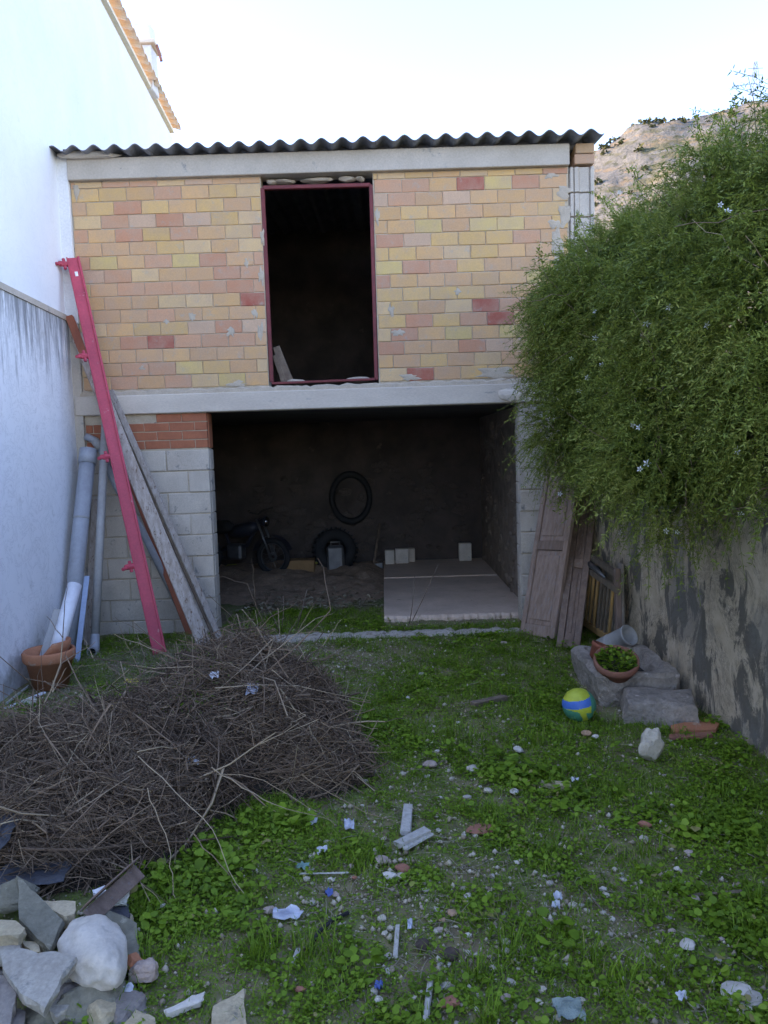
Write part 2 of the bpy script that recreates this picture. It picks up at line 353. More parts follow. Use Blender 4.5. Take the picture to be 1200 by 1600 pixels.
def thing(name, label, cat, loc, group=None):
    o = bpy.data.objects.new(name, None); COL.objects.link(o); o.location = Vector([float(c) for c in loc]); o.empty_display_size = .1
    return finish(o, label, cat, group)
def npmesh(name, V, Fa, mat, parent=None, tint=None, label=None, cat=None, kind=None, smooth=False):
    V = np.asarray(V, np.float32).reshape(-1, 3); Fa = np.asarray(Fa, np.int32)
    if parent is not None: V = V-np.array(rootloc(parent), np.float32)
    me = bpy.data.meshes.new(name); me.vertices.add(len(V)); me.vertices.foreach_set('co', V.ravel())
    me.loops.add(Fa.size); me.loops.foreach_set('vertex_index', Fa.ravel())
    me.polygons.add(len(Fa)); me.polygons.foreach_set('loop_start', np.arange(0, Fa.size, Fa.shape[1], dtype=np.int32))
    if smooth: me.polygons.foreach_set('use_smooth', np.ones(len(Fa), bool))
    me.update(calc_edges=True)
    if tint is not None:
        a = me.attributes.new('tint', 'FLOAT', 'FACE'); a.data.foreach_set('value', np.asarray(tint, np.float32))
    me.materials.append(M[mat]); o = bpy.data.objects.new(name, me); COL.objects.link(o)
    if parent is not None: o.parent = parent
    return finish(o, label, cat, None, kind)
def unit(a): return a/np.maximum(np.linalg.norm(a, axis=-1, keepdims=True), 1e-9)
def np_tubes(paths, radii, k=3):
    """paths N,S,3; radii N,S -> verts, quads, quads per path"""
    N, Sg, _ = paths.shape
    t = unit(np.gradient(paths, axis=1)); ref = rng.normal(size=(N, 1, 3)); x = unit(np.cross(t, ref)); y = np.cross(t, x)
    a = np.arange(k)*2*pi/k
    V = paths[:, :, None]+radii[:, :, None, None]*(x[:, :, None]*np.cos(a)[None, None, :, None]+y[:, :, None]*np.sin(a)[None, None, :, None])
    idx = np.arange(N*Sg*k).reshape(N, Sg, k); nx = np.roll(idx, -1, axis=2)
    Fq = np.stack([idx[:, :-1], nx[:, :-1], nx[:, 1:], idx[:, 1:]], axis=-1).reshape(-1, 4)
    return V.reshape(-1, 3), Fq, (Sg-1)*k
def np_leaves(base, d, nrm, L, Wd, fold=.15, tipw=.0):
    """six-sided leaves, base N,3; direction d; normal nrm"""
    d = unit(d); s = unit(np.cross(d, nrm)); n = np.cross(s, d); L = L[:, None]; Wd = Wd[:, None]
    P = [base, base+d*L*.35+s*Wd*.5+n*L*fold, base+d*L*.75+s*Wd*.45+n*L*fold*.6, base+d*L-n*L*fold*.5,
         base+d*L*.75-s*Wd*.45+n*L*fold*.6, base+d*L*.35-s*Wd*.5+n*L*fold]
    V = np.stack(P, 1); return V.reshape(-1, 3), np.arange(len(base)*6).reshape(-1, 6)
def sn(x, y, sc=1.0, ph=0.0):
    """smooth pseudo noise about -1..1, vectorised"""
    x = x*sc; y = y*sc
    return (np.sin(1.7*x+2.3*y+ph)+np.sin(-2.9*x+1.3*y+1.7*ph+1)+np.sin(3.7*x+4.1*y+2.1*ph)+.7*np.sin(-6.1*x+7.3*y+ph*.7)+.7*np.sin(9.7*x+5.2*y-ph))/3.2

def lw_x(Y): return -2.77-.06*(Y-5.34)           # inner face of the yard wall on the left
def rw_x(Y): return 2.011-.03*(Y-3.98)           # inner face of the old wall on the right
def ground_z(x, y):
    x = np.asarray(x, float); y = np.asarray(y, float)
    m = np.clip((8.2-np.abs(y-3))/2, 0, 1)*np.clip((4-np.abs(x))/1, 0, 1)
    return m*(.012*sn(x, y, 1.1, 1)+.006*sn(x, y, 4.5, 3))
def gz(x, y): return float(ground_z(x, y))

# ================================================================== SETTING
def build_ground():
    xs = np.concatenate([np.array([-2500, -1200, -500, -200, -80, -30, -12, -7]), np.arange(-4.5, 4.51, .06), np.array([7, 12, 30, 80, 200, 500, 1200, 2500])])
    ys = np.concatenate([np.array([-2500, -1200, -500, -200, -80, -30, -12, -5]), np.arange(-1, 12.01, .06), np.array([14, 20, 30, 80, 200, 500, 1200, 2500])])
    X, Y = np.meshgrid(xs, ys); Z = ground_z(X, Y)
    idx = np.arange(X.size).reshape(X.shape)
    Fq = np.stack([idx[:-1, :-1], idx[:-1, 1:], idx[1:, 1:], idx[1:, :-1]], -1).reshape(-1, 4)
    npmesh('ground', np.stack([X, Y, Z], -1), Fq, 'soil', kind='structure', smooth=True)
build_ground()

def build_hill():
    xs = np.arange(-90, 290, 1.8); ys = np.arange(105, 345, 1.6); V = np.zeros((len(ys), len(xs), 3))
    for j, y in enumerate(ys):
        for i, x in enumerate(xs):
            ridge = 118+np.interp(x, [-90, -60, 20, 60, 80, 90, 96, 115, 133, 150, 290], [-122, -112, -58, -28, -13, -6.5, -2.5, 1.0, 3.5, 8, 20])
            t = (y-118)/(292-118)
            prof = np.interp(t, [-.1, 0, .45, .8, .93, 1.0, 1.2], [-.08, -.02, .4, .78, .95, 1.0, .97])
            p = Vector((x*.03, y*.03, 0))
            h = ridge*prof + 3.2*(noise.fractal(p*1.7, .9, 2.1, 6)) + 2.0*abs(noise.noise(Vector((x*.1, y*.05, 3)))) + 1.5*noise.noise(Vector((x*.3, y*.3, 9)))*min(1, max(0, 1.15-t))
            V[j, i] = (x, y, h)
    idx = np.arange(V.shape[0]*V.shape[1]).reshape(V.shape[:2])
    Fq = np.stack([idx[:-1, :-1], idx[:-1, 1:], idx[1:, 1:], idx[1:, :-1]], -1).reshape(-1, 4)
    npmesh('hill', V, Fq, 'hill', kind='structure')
    # scrub on the slope
    n = 420; Vs = []; Fs = []; Ts = []
    for k in range(n):
        if k < 60: j = int(np.clip(random.gauss(116, 1.5), 0, len(ys)-1)); i = random.randrange(90, 195)
        else: j = random.randrange(20, 116); i = random.randrange(70, 205)
        c = V[j, i]; r = random.uniform(.7, 2.0); m = 26
        d = unit(rng.normal(size=(m, 3))); d[:, 2] = np.abs(d[:, 2]); b = c+d*r*np.array([1, 1, .75])*rng.uniform(.4, 1, (m, 1))
        v, f = np_leaves(b, unit(rng.normal(size=(m, 3))), unit(rng.normal(size=(m, 3))), np.full(m, r*.7), np.full(m, r*.5))
        Fs.append(f+len(Vs)*m*6); Vs.append(v); Ts.append(rng.random(m))
    npmesh('hillside_scrub', np.concatenate(Vs), np.concatenate(Fs), 'scrub', tint=np.concatenate(Ts), kind='stuff', label='dark scrub bushes dotted over the rocky hillside', cat='scrub')
    # pylons on the skyline
    for px, ytop, ybase, Yd, lab in ((1180, 96, 172, 300, 'tall thin lattice power pylon on the hill skyline at the right edge'),):
        b = F(px, ybase, Yd); t = F(px+3, ytop, Yd); h = t[2]-b[2]; w = h*.11
        mb = MB(); lv = [0, .2, .38, .54, .68, .8, .9, 1.0]; ring = []
        for q in lv:
            ww = w*(1-q)+.02*h*q; ring.append([Vector((b[0]+sx*ww, b[1]+sy*ww, b[2]+h*q)) for sx, sy in ((-1, -1), (1, -1), (1, 1), (-1, 1))])
        for a in range(len(lv)-1):
            for q in range(4):
                mb.tube([ring[a][q], ring[a+1][q]], .09, 4, False); mb.tube([ring[a][q], ring[a+1][(q+1) % 4]], .06, 4, False)
        r_ = thing('power_pylon', lab, 'pylon', b); obj('lattice_tower', mb, 'steel', r_)
        for q in (.72, .86):
            a_ = MB(); a_.tube([(b[0]-h*.16, b[1], b[2]+h*q), (b[0]+h*.16, b[1], b[2]+h*q)], .1, 4); obj('cross_arm', a_, 'steel', r_)
build_hill()

# ================================================================== GARAGE BUILDING
XL, XR = -2.805, 2.04                    # facade ends
GX0, GX1, GZ = -1.645, 1.30, 2.105       # garage opening
WX0, WX1, WZ0, WZ1 = -1.035, -.022, 2.355, 4.185
BZ0, BP, NR = 2.345, .1233, 15           # first brick course, course pitch, courses
DEPTH = 11.3
B = thing('brick_garage', 'two-storey brick garage with an open dark doorway and corrugated roof', 'garage', (-.4, YF, 0))
def build_shell():
    y0, y1 = YF+.009, YF+.16
    def bx(x0, x1, ya, yb, z0, z1, mb): mb.box(((x0+x1)/2, (ya+yb)/2, (z0+z1)/2), (x1-x0, yb-ya, z1-z0))
    for q in ((XL, WX0-.012, 2.29, 4.26), (WX1+.012, XR-.24, 2.29, 4.26), (XL, GX0-.01, -.1, 2.11), (GX1+.01, XR, -.1, 2.11)):
        w = MB(); bx(q[0], q[1], y0, y1, q[2], q[3], w); obj('mortar_wall', w, 'mortar', B)
    # lintels, floor slab, back and side walls
    l = MB(); l.box(((XL+1.36)/2-.02, YF+.06, 2.2), (1.36-XL+.1, .2, .178), ch=.008); obj('lintel', l, 'lintel', B)
    l2 = MB(); l2.box(((1.362+XR)/2, YF+.065, 2.2), (XR-1.364, .19, .176), ch=.008); obj('lintel', l2, 'lintel', B)
    t = MB(); t.box(((XL+1.80)/2, YF+.055, 4.352), (1.80-XL, .21, .19), ch=.006); obj('top_beam', t, 'render', B)
    p = MB(); p.box((XL-.065, YF+.07, 3.72), (.125, .2, 1.5)); obj('plaster_pier', p, 'pier', B)
    p = MB(); p.box((XL-.065, YF+.075, 1.43), (.125, .2, 3.06)); obj('cement_pier', p, 'render', B)
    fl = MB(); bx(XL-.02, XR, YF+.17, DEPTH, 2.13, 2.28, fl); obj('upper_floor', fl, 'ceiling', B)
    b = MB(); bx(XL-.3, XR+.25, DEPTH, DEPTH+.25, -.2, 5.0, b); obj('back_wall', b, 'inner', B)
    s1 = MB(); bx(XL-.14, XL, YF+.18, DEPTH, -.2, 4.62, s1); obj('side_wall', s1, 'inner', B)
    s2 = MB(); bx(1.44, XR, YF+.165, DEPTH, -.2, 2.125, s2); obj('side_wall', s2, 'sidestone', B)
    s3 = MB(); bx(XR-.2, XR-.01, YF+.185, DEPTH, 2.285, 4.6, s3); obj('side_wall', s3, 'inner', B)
build_shell()

def brick_mesh(L, Hh, D, seed, ch=.005, jit=.0022):
    rr = random.Random(seed); j = lambda: rr.uniform(-jit, jit)
    hx, hz = L/2, Hh/2; V = []
    for (ix, y) in ((0, D), (0, ch), (ch, 0)):
        for sx, sz in ((-1, -1), (1, -1), (1, 1), (-1, 1)): V.append((sx*(hx-ix)+j(), y+(j()*.6 if y == 0 else 0), sz*(hz-ix)+j()))
    Fc = [(8, 9, 10, 11)]
    for a in (0, 4):
        for q in range(4): Fc.append((a+q, a+(q+1) % 4, a+4+(q+1) % 4, a+4+q))
    me = bpy.data.meshes.new('brick'); me.from_pydata(V, [], Fc); me.materials.append(M['brick']); me.update(); return me
def piece(name, me, loc, sx=1, sz=1, color=None, mat=None, parent=B):
    o = bpy.data.objects.new(name, me); COL.objects.link(o); o.parent = parent; o.location = Vector(loc)-rootloc(parent)
    o.scale = (sx, 1, sz)
    if color: o.color = (*color, 1)
    return o
PAL = [((.62, .38, .18), 6), ((.62, .355, .19), 7), ((.59, .335, .2), 6), ((.56, .29, .195), 4), ((.58, .41, .195), 2), ((.58, .37, .275), 2), ((.53, .245, .165), 2), ((.62, .41, .245), 3)]
def brick_colour():
    c = random.choices([p[0] for p in PAL], [p[1] for p in PAL])[0]; k = random.uniform(.98, 1.14); return (c[0]*k*1.04, c[1]*k*.98, c[2]*k*.84)
def build_bricks():
    BL, BH = .2545, BP; full = [brick_mesh(BL-.0065, BH-.0065, .05, s) for s in range(6)]
    reds = [(244, 536), (755, 478), (773, 497), (655, 585), (382, 470), (716, 288)]
    redw = [F(*p) for p in reds]
    for x0, x1 in ((XL+.005, WX0-.016), (WX1+.016, XR-.248)):
        for r in range(NR+1):
            z0 = BZ0+(NR-1-r)*BP; h = BH
            if r == NR: z0 = BZ0+NR*BP; h = 4.25-z0
            x = x0-(BL/2 if (r % 2) else 0)+(random.uniform(-.012, .012) if r < NR else random.uniform(-.1, 0))
            while x < x1-.03:
                a, b_ = max(x, x0), min(x+BL, x1); x += BL
                if b_-a < .035: continue
                cx, cz = (a+b_)/2, z0+h/2
                col = brick_colour()
                for q in redw:
                    if abs(q[0]-cx) < BL*.5 and abs(q[2]-cz) < BP*.5: col = (.46, .115, .075) if b_-a > .2 else col
                piece('brick', random.choice(full), (cx, YF+random.uniform(-.002, .003), cz+random.uniform(-.0015, .0015)), (b_-a-.0065)/(BL-.0065), (h-.0065)/(BH-.0065), col)
    for z, c, xo in ((4.41, (.55, .32, .17), .012), (4.315, (.56, .31, .19), 0)):      # two bricks capping the corner column
        m = MB(); m.box((1.945+xo*.4, YF+.09, z), (.185-xo, .22, .088), ch=.006); o = obj('brick', m, 'brick', B); o.color = (*c, 1)
    # red thin bricks over the block wall
    rb = brick_mesh(.236, .08, .05, 30); rb.materials.clear(); rb.materials.append(M['redbrick'])
    zt = 2.108
    for r in range(4):
        z = 1.775+r*.0835+.0415; x = GX0-.005
        L0 = .24*(1 if r % 2 else .5)
        first = True
        while x > XL+.03:
            L = L0 if first else .24; first = False; a = max(x-L, XL+.005)
            if x-a > .04 and not (r == 3 and random.random() < .5): piece('red_brick', rb, ((a+x)/2, YF+random.uniform(-.002, .003), z), (x-a-.006)/.236, .95)
            x -= L
    # concrete blocks
    cb = [brick_mesh(.402, .196, .05, 40+s, .007, .003) for s in range(3)]
    for c in cb: c.materials.clear(); c.materials.append(M['block'])
    for (x0, x1, sgn) in ((XL+.005, GX0, -1), (GX1, XR-.005, 1)):
        r = 0; zt = 1.765 if sgn < 0 else 2.1
        while zt-r*.2045 > .02:
            z1 = zt-r*.2045; z0 = max(z1-.2045, -.06); x = 0; first = True; edge = x1 if sgn < 0 else x0
            while x < x1-x0-.02:
                L = .41 if not (first and r % 2) else .205; first = False; L = min(L, x1-x0-x)
                if L > .03:
                    c = edge+sgn*(x+L/2)
                    o = piece('concrete_block', random.choice(cb), (c+random.uniform(-.003, .003), YF-.002+random.uniform(-.004, .004), (z0+z1)/2), (L-.008)/.402, (z1-z0-.0085)/.196)
                x += L
            r += 1
    # jamb faces of the doorway: block ends turned to the opening
    for sgn, xj in ((1, GX0-.024), (-1, GX1+.024)):
        m = MB(); r = 0
        for r in range(9):
            z0 = 1.765-r*.2045; m = MB(); m.box((xj-sgn*.026, YF+.125, z0-.102 if r < 8 else .06), (.1, .145, .196 if r < 8 else .14), ch=.006); obj('jamb_block', m, 'block', B)
    m = MB(); m.box((GX1+.05, YF+.125, 1.94), (.1, .145, .33), ch=.006); obj('jamb_block', m, 'block', B)
    m = MB(); m.box((GX0-.05, YF+.125, 1.94), (.1, .145, .33), ch=.006); obj('jamb_block', m, 'redbrick', B)
    # grooved corner column in three lifts
    z = 4.262
    for k, h in enumerate((.235, .22, .235, .24, .24, .24, .24, .24)):
        m = MB(); zc = z-h/2-.004
        m.box((1.925, YF+.12, zc), (.232, .2, h-.008), ch=.006)
        for xx, ww in ((1.83, .03), (1.875, .04), (2.02, .035)): m.box((xx, YF+.012, zc), (ww, .03, h-.012), ch=.004)
        m.box((1.945, YF+.017, zc), (.095, .016, h-.012), ch=.004)
        obj('column_block', m, 'block', B); z -= h
    # mortar smears
    def smear(px, py, rw, rh, seed, d=.0035):
        c = F(px, py); n = 18; rr = random.Random(seed); ring = []; inner = []
        for k in range(n):
            a = 2*pi*k/n; q = 1+.8*noise.noise(Vector((cos(a)*1.8+seed, sin(a)*1.8, seed*.7)))+rr.uniform(-.2, .2)
            ring.append((c[0]+cos(a)*rw*q, YF-.0005, c[2]+sin(a)*rh*q)); inner.append((c[0]+cos(a)*rw*q*.7, YF-d, c[2]+sin(a)*rh*q*.7))
        m = MB(); m.add(ring+inner+[(c[0], YF-d*1.15, c[2])], [(k, (k+1) % n, n+(k+1) % n, n+k) for k in range(n)]+[(n+k, n+(k+1) % n, 2*n) for k in range(n)]); obj('mortar_patch', m, 'patch', B)
    for k, a in enumerate([(775, 584, .16, .055), (880, 300, .06, .05), (882, 335, .05, .1), (868, 350, .05, .045), (860, 275, .07, .02), (873, 390, .05, .16), (640, 590, .09, .03), (612, 485, .03, .055), (620, 520, .06, .04), (408, 430, .03, .07), (397, 490, .025, .05), (360, 518, .035, .04), (300, 495, .03, .04), (406, 520, .03, .08), (370, 600, .09, .03), (410, 370, .02, .06), (260, 503, .03, .02), (890, 430, .03, .2), (715, 455, .035, .03), (830, 610, .12, .03), (590, 340, .02, .07), (222, 575, .035, .025), (385, 412, .02, .04), (120, 300, .03, .06)]): smear(*a, seed=k+1)
    # ragged bed of mortar over the lintel
    n = 120; m = MB(); xs = np.linspace(XL-.02, XR-.26, n); top = 2.334+.014*sn(xs*6, xs*2, 1, 2)+rng.normal(0, .004, n)
    V = []; 
    for x, z in zip(xs, top): V += [(x, YF-.03, 2.289), (x, YF-.026, z-.015), (x, YF-.008, z), (x, YF+.02, z)]
    m.add(V, [(i*4+q, i*4+4+q, i*4+5+q, i*4+1+q) for i in range(n-1) for q in range(3)]); obj('mortar_bed', m, 'patch', B)
    # broken plaster on the beam end, right
    m = MB(); m.rock(F(800, 617, YF-.045), (.13, .03, .07), 5); obj('mortar_lump', m, 'lintel', B)
    # window frame
    fr = MB(); y = YF+.03; t = .034
    fr.bar((WX0+.012, y, WZ0+.02), (WX0+.002, y, WZ1-.03), t, .05); obj('window_frame_post', fr, 'redpaint', B)
    fr = MB(); fr.bar((WX1-.012, y, WZ0+.01), (WX1-.006, y, WZ1-.03), t, .05); obj('window_frame_post', fr, 'redpaint', B)
    fr = MB(); fr.bar((WX0+.005, y, WZ1-.028), (WX1-.01, y, WZ1-.032), .05, t, (0, 1, 0)); obj('window_frame_rail', fr, 'redpaint', B)
    fr = MB(); fr.bar((WX0+.012, y, WZ0+.008), (WX1-.012, y, WZ0+.018), .05, .022, (0, 1, 0)); obj('window_frame_rail', fr, 'redpaint', B)
    for k, (xx, rx) in enumerate(((-.85, .12), (-.52, .16), (-.25, .1), (-.12, .06), (-.95, .06))):
        m = MB(); m.rock((xx, YF+.07, 4.222), (rx, .06, .028), 50+k); obj('wedge_stone', m, 'patch', B)
    m = MB(); m.rock((-.2, YF+.09, 2.385), (.18, .08, .03), 71); obj('sill_rubble', m, 'patch', B)
    m = MB(); m.rock((-.8, YF+.12, 2.38), (.1, .06, .03), 72); obj('sill_rubble', m, 'patch', B)
    pl = thing('wood_plank', 'brown plank end leaning inside the lower left corner of the upper opening', 'plank', (-.93, YF+.12, 2.37))
    m = MB(); m.bar((-.985, YF+.14, 2.72), (-.86, YF+.16, 2.37), .07, .025); m.bar((-1.0, YF+.14, 2.64), (-.92, YF+.15, 2.37), .05, .02); obj('board', m, 'wood', pl)
build_bricks()

def build_roof():
    x0, x1 = -2.955, 2.065; n = 27; P = (x1-x0)/n; R = [0, 5, 11, 16, 22, 27]; rise = .09
    for k in range(5):
        a, b_ = R[k], R[k+1]; xs = np.linspace(x0+a*P-(.02 if k else 0), x0+b_*P+.012, (b_-a)*14+1); m = MB(); V = []; yf = 7.13+[.0, .012, -.006, .008, -.004][k]; dz = [0, .003, .0, .004, .001][k]
        ys = [yf, yf+1.2, 11.65]
        for th in (0, -.009):
            for y in ys:
                for x in xs: V.append((x, y, 4.485+.0255*sin(2*pi*(x-x0)/P-pi/2+.4)+(y-7.13)*rise+dz+th+.006*sin(x*1.3)))
        q = len(xs); Fc = []
        for s_ in (0, 3*q):
            for r in range(2):
                for i in range(q-1): c = s_+r*q+i; Fc.append((c, c+1, c+1+q, c+q) if s_ == 0 else (c, c+q, c+1+q, c+1))
        for i in range(q-1): Fc.append((i, i+3*q, i+1+3*q, i+1))
        for i in (0, q-1):
            for r in range(2): Fc.append((i+r*q, i+(r+1)*q, i+(r+1)*q+3*q, i+r*q+3*q))
        m.add(V, Fc); obj('roof_sheet', m, 'fibre', B, smooth=True)
    # cement packed under the first waves
    m = MB(); m.rock((-2.62, 7.25, 4.462), (.34, .06, .05), 9, rough=.35); obj('cement_packing', m, 'render', B)
    m = MB(); m.box((-.4, YF+.12, 4.475), (4.7, .1, .09)); obj('wall_plate', m, 'fibre', B)
build_roof()

def build_garage_inside():
    # rubble stones showing in the right and back walls
    me = []
    for k in range(6):
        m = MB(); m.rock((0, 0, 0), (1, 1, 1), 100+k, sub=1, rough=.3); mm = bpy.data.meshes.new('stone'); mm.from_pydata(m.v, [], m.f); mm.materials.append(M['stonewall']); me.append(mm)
    sw = [c for c in B.children if c.name.startswith('side_wall')][1]; bw = [c for c in B.children if c.name.startswith('back_wall')][0]
    L = rootloc(B)
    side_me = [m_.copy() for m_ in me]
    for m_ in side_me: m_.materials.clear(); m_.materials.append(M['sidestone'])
    for k in range(140):
        o = bpy.data.objects.new('stone', random.choice(side_me)); COL.objects.link(o); o.parent = sw
        y = YF+.3+random.random()**1.3*3.6; z = random.uniform(.08, 2.0); r = random.uniform(.05, .13)
        o.location = Vector((1.44, y, z))-L; o.scale = (.035, r*1.2, r*.8); o.rotation_euler = (random.uniform(-.3, .3), 0, 0)
    for k in range(90):
        o = bpy.data.objects.new('stone', random.choice(me)); COL.objects.link(o); o.parent = bw
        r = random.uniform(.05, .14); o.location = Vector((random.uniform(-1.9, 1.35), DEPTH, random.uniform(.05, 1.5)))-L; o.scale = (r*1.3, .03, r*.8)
    # concrete floor slab in two pours
    xs = np.linspace(-.03, 1.434, 60); fe = 7.5+.02*sn(xs*7, xs*3, 1, 1)+rng.normal(0, .008, 60)-.03*np.clip(xs-1.1, 0, 1); s = MB(); V = [(x, y, -.04) for x, y in zip(xs, fe)]+[(x, y+.004, .03+.006*sn(x*30, x)) for x, y in zip(xs, fe)]+[(x, y+.035, .052) for x, y in zip(xs, fe)]+[(x, 9.77, .052) for x in xs]; s.add(V, [(r*60+i, r*60+i+1, r*60+60+i+1, r*60+60+i) for r in range(3) for i in range(59)]); s.add([(-.03, fe[0], -.04), (-.03, fe[0]+.035, .052), (-.03, 9.77, .052), (-.03, 9.77, -.04)], [(0, 1, 2, 3)]); o = obj('concrete_slab', s, 'slabc', None, label='pale concrete floor slab inside the right half of the garage', cat='slab', orig=(.7, 8.62, 0))
    s = MB(); s.box(((-.03+1.435)/2, 10.52, .008), (1.46, 1.49, .115), ch=.006); obj('concrete_slab', s, 'slabc', None, label='darker rear concrete slab at the back wall of the garage', cat='slab', orig=(.7, 10.5, 0))
    # rough concrete threshold across the doorway
    n = 70; a, c = G(352, 1001), G(812, 986); m = MB(); V = []; t = np.linspace(0, 1, n)
    for q in t:
        p = a+(c-a)*q; w = .085+.03*sn(q*31, q*7)-.05*max(0, q-.75)*2; z = .026+.012*sn(q*40, 3*q, 1, 2); j = .02*sn(q*55, q*13, 1, 4)
        V += [(p[0], p[1]-w-.02+j, -.02), (p[0], p[1]-w+j, z-.008), (p[0], p[1], z), (p[0], p[1]+w-j, z-.006), (p[0], p[1]+w+.02-j, -.02)]
    m.add(V, [(i*5+k, i*5+5+k, i*5+6+k, i*5+1+k) for i in range(n-1) for k in range(4)]); obj('threshold', m, 'strip', None, kind='structure')
build_garage_inside()

# ================================================================== LEFT: yard wall and house
def build_left():
    w = MB(); Y0, Y1 = -3.0, YF+.0
    def slab(xo, th, z0, z1, ya, yb, mb, nseg=1):
        mb.prism([(lw_x(ya)+xo, ya, z0), (lw_x(yb)+xo, yb, z0), (lw_x(yb)+xo-th, yb, z0), (lw_x(ya)+xo-th, ya, z0)], (0, 0, z1-z0))
    slab(0, .16, -.15, 3.0, Y0, Y1-.012, w); wall = obj('yard_wall', w, 'whitewall', None, label='white rendered yard wall with grey drip stains along its top edge', cat='wall', orig=(-2.75, 5.3, 0))
    c = MB(); slab(.012, .18, 2.985, 3.035, Y0, Y1-.014, c); obj('coping', c, 'render', wall)
    Hs = thing('white_house', 'tall plain white house wall with a tiled eave above the garage', 'house', (-3.0, 5, 0))
    h = MB(); slab(-.02, 5.0, -.2, 6.85, -6, 12.9, h); obj('wall', h, 'housewall', Hs)
    cn = MB(); slab(-.06, .3, 6.86, 6.95, -6, 12.98, cn); obj('cornice', cn, 'cornice', Hs)
    cn = MB(); slab(.0, .36, 6.952, 7.0, -6, 13.0, cn); obj('cornice', cn, 'cornice', Hs)
    rf = MB(); ya, yb = -6, 12.98
    rf.add([(lw_x(ya)-.1, ya, 7.01), (lw_x(yb)-.1, yb, 7.01), (lw_x(yb)-2.6, yb, 7.75), (lw_x(ya)-2.6, ya, 7.75), (lw_x(yb)-5.2, yb, 7.01), (lw_x(ya)-5.2, ya, 7.01)], [(0, 1, 2, 3), (3, 2, 4, 5), (1, 4, 2), (0, 3, 5), (0, 5, 4, 1)])
    roof = obj('roof', rf, 'tile', Hs)
    # barrel tiles along the visible eave
    V = []; n = 8; k = 4; Lt = .42
    for i in range(k):
        t = i/(k-1); r = .085+.02*t
        for j in range(n+1): a = pi*j/n; V.append((-Lt*(1-t), cos(a)*r, sin(a)*r*.75-.1*0+(1-t)*Lt*.3))
    Fc = [(i*(n+1)+j, i*(n+1)+j+1, (i+1)*(n+1)+j+1, (i+1)*(n+1)+j) for i in range(k-1) for j in range(n)]
    me = bpy.data.meshes.new('roof_tile'); me.from_pydata(V, [], Fc); me.materials.append(M['tile'])
    y = 8.2
    while y < 12.95:
        o = bpy.data.objects.new('roof_tile', me); COL.objects.link(o); o.parent = roof
        o.location = Vector((lw_x(y)+.1, y, 7.005))-rootloc(Hs); o.rotation_euler = (0, random.uniform(-.03, .03), random.uniform(-.04, .04)); y += .215
    # chimney
    p = F(233, 96, 11.6)
    ch = thing('chimney', 'small white chimney with a brown edged cap on the house eave', 'chimney', (p[0]-.05, 11.6, 7.0))
    m = MB(); m.box((p[0]-.05, 11.6, 7.25), (.26, .3, .62), ch=.01); obj('stack', m, 'white', ch)
    m = MB(); m.box((p[0]-.04, 11.6, 7.585), (.36, .4, .05), ch=.005); obj('cap', m, 'tile', ch)
    m = MB(); m.box((p[0]-.05, 11.6, 7.74), (.24, .28, .26), ch=.01); obj('cowl', m, 'white', ch)
    m = MB(); m.bar((p[0]+.15, 11.5, 7.57), (p[0]+.23, 11.4, 7.3), .04, .03); obj('bracket', m, 'terradark', ch)
build_left()

# ================================================================== RIGHT: old wall
def build_right_wall():
    ys = np.arange(-2, 7.31, .09); zs = np.arange(-.1, 2.21, .09); V = np.zeros((len(ys), len(zs), 3))
    for i, y in enumerate(ys):
        for j, z in enumerate(zs):
            V[i, j] = (rw_x(y)+.02*noise.noise(Vector((0, y*1.3, z*1.3)))+.012*noise.noise(Vector((3, y*5, z*5)))-.03*max(0, .3-z), y, z)
    idx = np.arange(V.shape[0]*V.shape[1]).reshape(V.shape[:2]); m = MB()
    Fq = np.stack([idx[:-1, :-1], idx[:-1, 1:], idx[1:, 1:], idx[1:, :-1]], -1).reshape(-1, 4)
    n = len(V.reshape(-1, 3)); m.add(V.reshape(-1, 3), [tuple(map(int, f)) for f in Fq])
    # top and back
    T = [tuple(V[i, -1]) for i in range(len(ys))]; Bk = [(p[0]+.42, p[1], p[2]) for p in T]; Lw = [(p[0], p[1], -.1) for p in Bk]
    k = len(ys); m.add(T+Bk+Lw, [(i, i+1, k+i+1, k+i) for i in range(k-1)]+[(k+i, k+i+1, 2*k+i+1, 2*k+i) for i in range(k-1)])
    m.add([tuple(V[-1, 0]), tuple(V[-1, -1]), Bk[-1], Lw[-1], tuple(V[0, 0]), tuple(V[0, -1]), Bk[0], Lw[0]], [(0, 3, 2, 1), (4, 5, 6, 7)])
    obj('old_wall', m, 'plaster', None, smooth=True, label='old brown plastered wall with dark mould patches below the jasmine', cat='wall', orig=(2.0, 4.5, 0))
build_right_wall()
